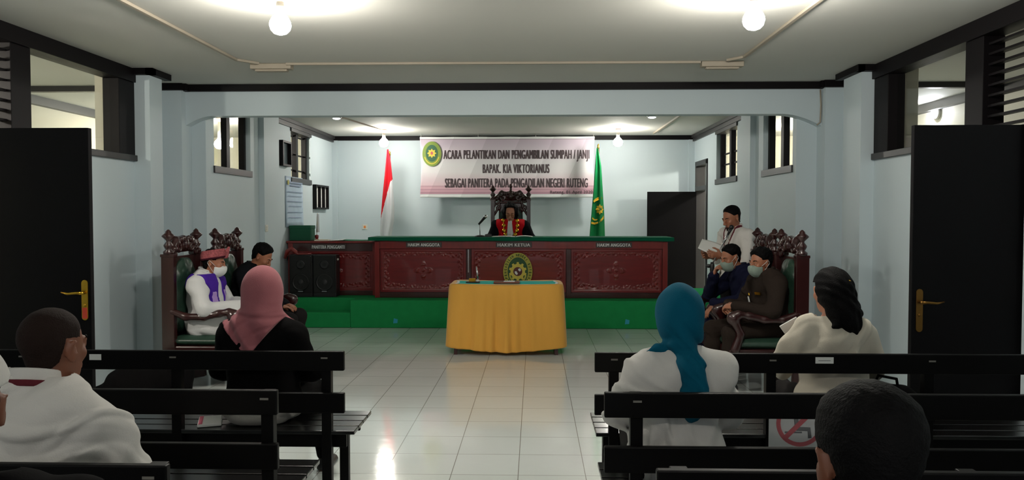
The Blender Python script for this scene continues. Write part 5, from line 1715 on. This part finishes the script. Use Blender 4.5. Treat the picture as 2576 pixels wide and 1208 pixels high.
for sg in (-1, 1):
    def emb(X, Y, Z): return np.maximum(np.maximum(np.abs(X - sg * .105) - .026, np.abs(Z - .80) - .06), J['nek'][1] - Y) + .003 * np.sin(X * 200) * np.sin(Z * 160)
    garment_patch(o, J, 'stole_embroidery', 'clilac', .016, emb, o_top=.026, arms_on=False, fold=folds(.0045, 1, 37))
short_hair(o, J, 'hair', .008, .06, .75, -.03)
mask(o, J, 'cmask')
eyes(o, J, lips=False)
def capreg(X, Y, Z):
    t = Z - .035 - .38 * Y
    return np.maximum(-t, t - .088) + 0 * X
def capx(s): s.ell((0, -.01, .08), (.088, .106, .095), None, .02)
k = head_part(o, J, 'woven_cap', 'ccap', .018, capreg, .005, extra=capx, post=lambda d, X, Y, Z: d)
k2 = head_part(o, J, 'cap_brim', 'ctrim', .0215, lambda X, Y, Z: np.abs(Z - .042 - .38 * Y) - .009 + 0 * X, .005, extra=lambda s: s.ell((0, -.01, .07), (.091, .109, .085), None, .02))
q = head_part(o, J, 'cap_peak', 'ccap', .018, lambda X, Y, Z: np.maximum(np.maximum(np.abs(X) - .012 - .2 * np.maximum(.13 - Z, 0), .06 - Z), .03 - Y), .005, extra=lambda s: s.cap((0, .085, .085), (0, .105, .160), .034, .012, .02))
q = empty('ceremony_book', (-2.57, 6.98, .60), 'small grey and purple booklet in the lap of the white robed person', 'book', -.3)
MB().box(-.07, .07, -.09, .09, 0, .006).build('lower_cover', M['cpurple'], q); MB().box(-.066, .066, -.086, .086, .005, .018).build('page_block', M['mirror'], q)
q.location = (-2.60, 7.0, .660); q.rotation_euler = (.1, .35, -.3)

# ---- person in the black robe, left farther chair
J = seated(pel=V3(0, -.08, .565), che=V3(0, -.06, .87), nek=V3(0, .0, 1.01), hed=V3(0, .075, 1.13), shw=.195, shz=.945, shy=-.03, hR=hR(-.10, .62), bulk=1.12,
           el=[V3(-.27, .06, .70), V3(.27, .06, .70)], wr=[V3(-.10, .26, .64), V3(.10, .26, .64)], kn=[V3(-.15, .40, .52), V3(.15, .40, .52)], an=[V3(-.14, .36, .10), V3(.14, .36, .10)])
o = person('person in a black robe with bowed head and black hair, on the left', (-2.80, 7.75, 0), -PI / 2, J, 'skin', 'cblackrobe', topname='robe', o_top=.026, trouser='ctrouser', seed=41, fold=.005)
short_hair(o, J, 'hair', .015, .062, .9, -.0, .003, .006)
eyes(o, J)

# ---- man in the dark olive uniform, right nearer chair (faces -x)
J = seated(pel=V3(0, -.10, .57), che=V3(0, -.09, .87), nek=V3(0, -.045, 1.01), hed=V3(0, .005, 1.125), shw=.20, shz=.945, shy=-.06, hR=hR(.30, .10), bulk=1.14,
           el=[V3(-.28, .03, .72), V3(.27, .05, .70)], wr=[V3(-.085, .27, .755), V3(.075, .26, .745)], hdir=[V3(.75, .65, -.1), V3(-.75, .65, -.2)], hnrm=[V3(.3, -.3, -.9), V3(-.4, -.5, -.6)], curl=.75,
           kn=[V3(-.16, .36, .53), V3(.16, .38, .53)], an=[V3(-.15, .34, .10), V3(.15, .36, .10)])
o = person('man in a dark olive uniform and grey mask with clasped hands, on the right', (2.00, 6.98, 0), PI / 2 + .18, J, 'skin', 'colive', topname='uniform_jacket', o_top=.022, trouser='colive', h=.007, seed=47, fold=.0045)
short_hair(o, J, 'hair', .016, .064, .85, -.008, .003, .008)
mask(o, J, 'cmaskgreen'); eyes(o, J, lips=False)
A = np.array
m = MB().box(-.03, .03, -.004, .004, -.012, .012); m.build('gold_badge', M['gold'], o, loc=(-.085, .068, .86)).rotation_euler = (-.25, 0, .45)
m = MB().box(-.03, .03, -.004, .004, -.008, .008); m.build('name_bar', M['flaggold'], o, loc=(.07, .075, .84)).rotation_euler = (-.2, 0, -.4)
m = MB().box(-.022, .022, -.004, .004, -.03, .03); m.build('id_card', M['cmask'], o, loc=(.05, .085, .79)).rotation_euler = (-.2, 0, -.3)

# ---- man in the navy jacket, right farther chair
J = seated(pel=V3(0, -.08, .565), che=V3(0, -.03, .87), nek=V3(0, .055, 1.01), hed=V3(0, .13, 1.135), shw=.20, shz=.945, shy=.0, hR=hR(.28, .32), bulk=1.12,
           el=[V3(-.30, .14, .74), V3(.25, .25, .76)], wr=[V3(-.27, .37, .72), V3(.03, .29, .945)], hdir=[V3(.1, .75, -.7), V3(-.35, -.12, .88)], hnrm=[V3(.1, -.6, -.75), V3(-.4, -.9, -.2)], curl=[.3, .85],
           kn=[V3(-.17, .38, .52), V3(.15, .40, .53)], an=[V3(-.15, .34, .10), V3(.15, .36, .10)])
o = person('man in a navy jacket holding one hand to his masked face, on the right', (2.025, 7.64, 0), PI / 2 + .12, J, 'skin', 'cnavy', topname='jacket', o_top=.022, trouser='cnavy', h=.007, seed=53, fold=.0045)
short_hair(o, J, 'hair', .010, .062, .9, -.002, .002, .004)
mask(o, J, 'cmaskgreen'); eyes(o, J, lips=False)
s = S(); w = J['wr'][1]; e = J['el'][1]; dd = nrm(w - e); s.cap(w - dd * .018, w + dd * .004, .034, .033, .01)
iso(s, 'wristwatch', M['steel'], o, .004, lambda d, X, Y, Z: np.maximum(d, np.abs((X - w[0]) * dd[0] + (Y - w[1]) * dd[1] + (Z - w[2]) * dd[2] + .007) - .012))

# ---- standing man reading at the microphone
J = standing(hR=hR(.05, .38), hed=V3(0, .055, 1.515), nek=V3(0, .015, 1.38), shw=.19, shz=1.325, bulk=1.0, pel=V3(0, 0, .90), che=V3(0, .0, 1.21),
             el=[V3(-.235, .06, 1.07), V3(.235, .05, 1.07)], wr=[V3(-.12, .27, 1.12), V3(.12, .25, 1.11)], hdir=[V3(.25, .95, .15), V3(-.2, .95, .1)], hnrm=[V3(.9, -.1, .4), V3(-.9, -.1, .4)], curl=.5, hd=1.03)
o = person('standing man in a white shirt reading a paper at the microphone', (2.13, 8.36, 0), PI / 2 + .42, J, 'skin', 'cwhite', sleeve=.5, o_top=.020, trouser='ctrouser', h=.007, seed=59, fold=.004)
short_hair(o, J, 'hair', .005, .062, .9, .006, .001, .006)
eyes(o, J)
head_part(o, J, 'beard', 'hairshort', .004, lambda X, Y, Z: np.maximum(np.maximum(Z + .070, np.abs(X) - .026), .05 - Y), .005, face=True)
def lan2(X, Y, Z):
    v = np.abs(np.abs(X) - np.clip((Z - 1.13) * .34, .004, .08)) - .007
    return np.maximum(np.maximum(v, 1.12 - Z), J['nek'][1] - .03 - Y)
garment_patch(o, J, 'lanyard', 'clanyard', .006, lan2, .5, .020, fold=folds(.004, 1, 59), arms_on=False, h=.005)
m = MB().box(-.022, .022, -.004, .004, -.005, .005); m.build('shirt_tag', M['cblack'], o, loc=(-.075, .118, 1.225)).rotation_euler = (0, 0, .3)
s_ = empty('oath_paper', (0, 0, 0), 'folded white paper held by the standing man at the microphone', 'paper')
ms = MB().grid(lambda u, v: ((u - .5) * .32, (v - .5) * .22, .03 * math.sin(u * PI) * (v - .3)), 14, 10)
ob = ms.build('paper_sheet', M['white'], s_); ob.modifiers.new('s', 'SOLIDIFY').thickness = .002
s_.location = (1.885, 8.26, 1.185); s_.rotation_euler = (.45, .38, -.25)

# ---- judge behind the bench (faces -y)
J = seated(pel=V3(0, -.02, .60), che=V3(0, .04, .92), nek=V3(0, .10, 1.07), hed=V3(0, .165, 1.195), shw=.20, shz=.99, shy=.07, hR=hR(.0, .36), bulk=1.18, hd=1.1,
           el=[V3(-.315, .16, .80), V3(.315, .16, .80)], wr=[V3(-.17, .33, .78), V3(.17, .33, .78)], kn=[V3(-.13, .28, .52), V3(.13, .28, .52)], an=[V3(-.13, .27, .09), V3(.13, .27, .09)], hdir=[V3(.5, .85, 0), V3(-.5, .85, 0)], curl=.3)
o = person('judge in a black and red robe with gold chain, reading behind the long bench', (-.365, 11.92, PZ), PI, J, 'skinl', 'cblackrobe', topname='robe', o_top=.028, trouser='ctrouser', h=.007, seed=61, fold=.004)
def redreg(X, Y, Z): return np.maximum(np.maximum(np.abs(X) - .215, np.where(Y < .02, 1.02 - Z, -1)), Z - (J['nek'][2] + .03))
garment_patch(o, J, 'red_robe_front', 'cred', .008, redreg, o_top=.028, arms_on=False, fold=folds(.004, 1, 61))
s = S(); s.cap((0, .20, 1.06), (0, .245, .88), .030, .050, .02)
iso(s, 'white_jabot', M['cmask'], o, .006, lambda d, X, Y, Z: d + .005 * np.sin(X * 130))
rng = [(-.10, .20, 1.075), (.105, .20, 1.08), (-.105, .232, 1.00), (.095, .235, 1.005), (-.10, .245, .93), (.09, .245, .93), (-.075, .26, .87), (.07, .26, .87)]
for p in rng:
    MB().lathe([(0, -.006), (.026, -.006), (.03, 0), (.02, .007), (0, .010)], p, 14, axis='y').build('gold_medallion', M['gold'], o)
for sx in (-1, 1):
    MB().tube([(sx * .09, .13, 1.12), (sx * .102, .20, 1.075), (sx * .10, .236, 1.0), (sx * .095, .248, .93), (sx * .072, .262, .87)], .006, 8).build('gold_chain', M['gold'], o)
def jh(s):
    s.ell((0, -.03, .045), (.10, .108, .090), None, .02)
    for sx in (-1, 1):
        s.ell((sx * .082, -.02, -.01), (.036, .06, .07), None, .02); s.ell((sx * .075, -.045, -.075), (.035, .05, .045), None, .02)
    s.ell((.0, .05, .092), (.075, .05, .032), None, .02)
def jreg(X, Y, Z): return np.maximum(np.where(np.abs(X) < .052, Y - .02 - 1.3 * np.maximum(Z - .07, 0), Y - .045), -1) + 0 * Z
head_part(o, J, 'wavy_hair', 'hair', .012, jreg, .006, extra=jh, post=lambda d, X, Y, Z: d + .006 * np.sin(70 * Z + 30 * Y) * np.sin(60 * Y + 40 * X) + .003 * np.sin(140 * X))
eyes(o, J)
A = Matrix(head_matrix(J).tolist())
g = MB()
for sx in (-1, 1):
    pts = [(sx * .032 + .019 * math.cos(t * PI / 8), .104, -.004 + .014 * math.sin(t * PI / 8)) for t in range(17)]
    g.tube(pts, .002, 6)
g.tube([(-.013, .106, .0), (.013, .106, .0)], .002, 6); g.tube([(-.05, .102, .0), (-.074, .02, .004)], .002, 6); g.tube([(.05, .102, .0), (.074, .02, .004)], .002, 6)
g.xform(A); g.build('glasses', M['brassdark'], o)
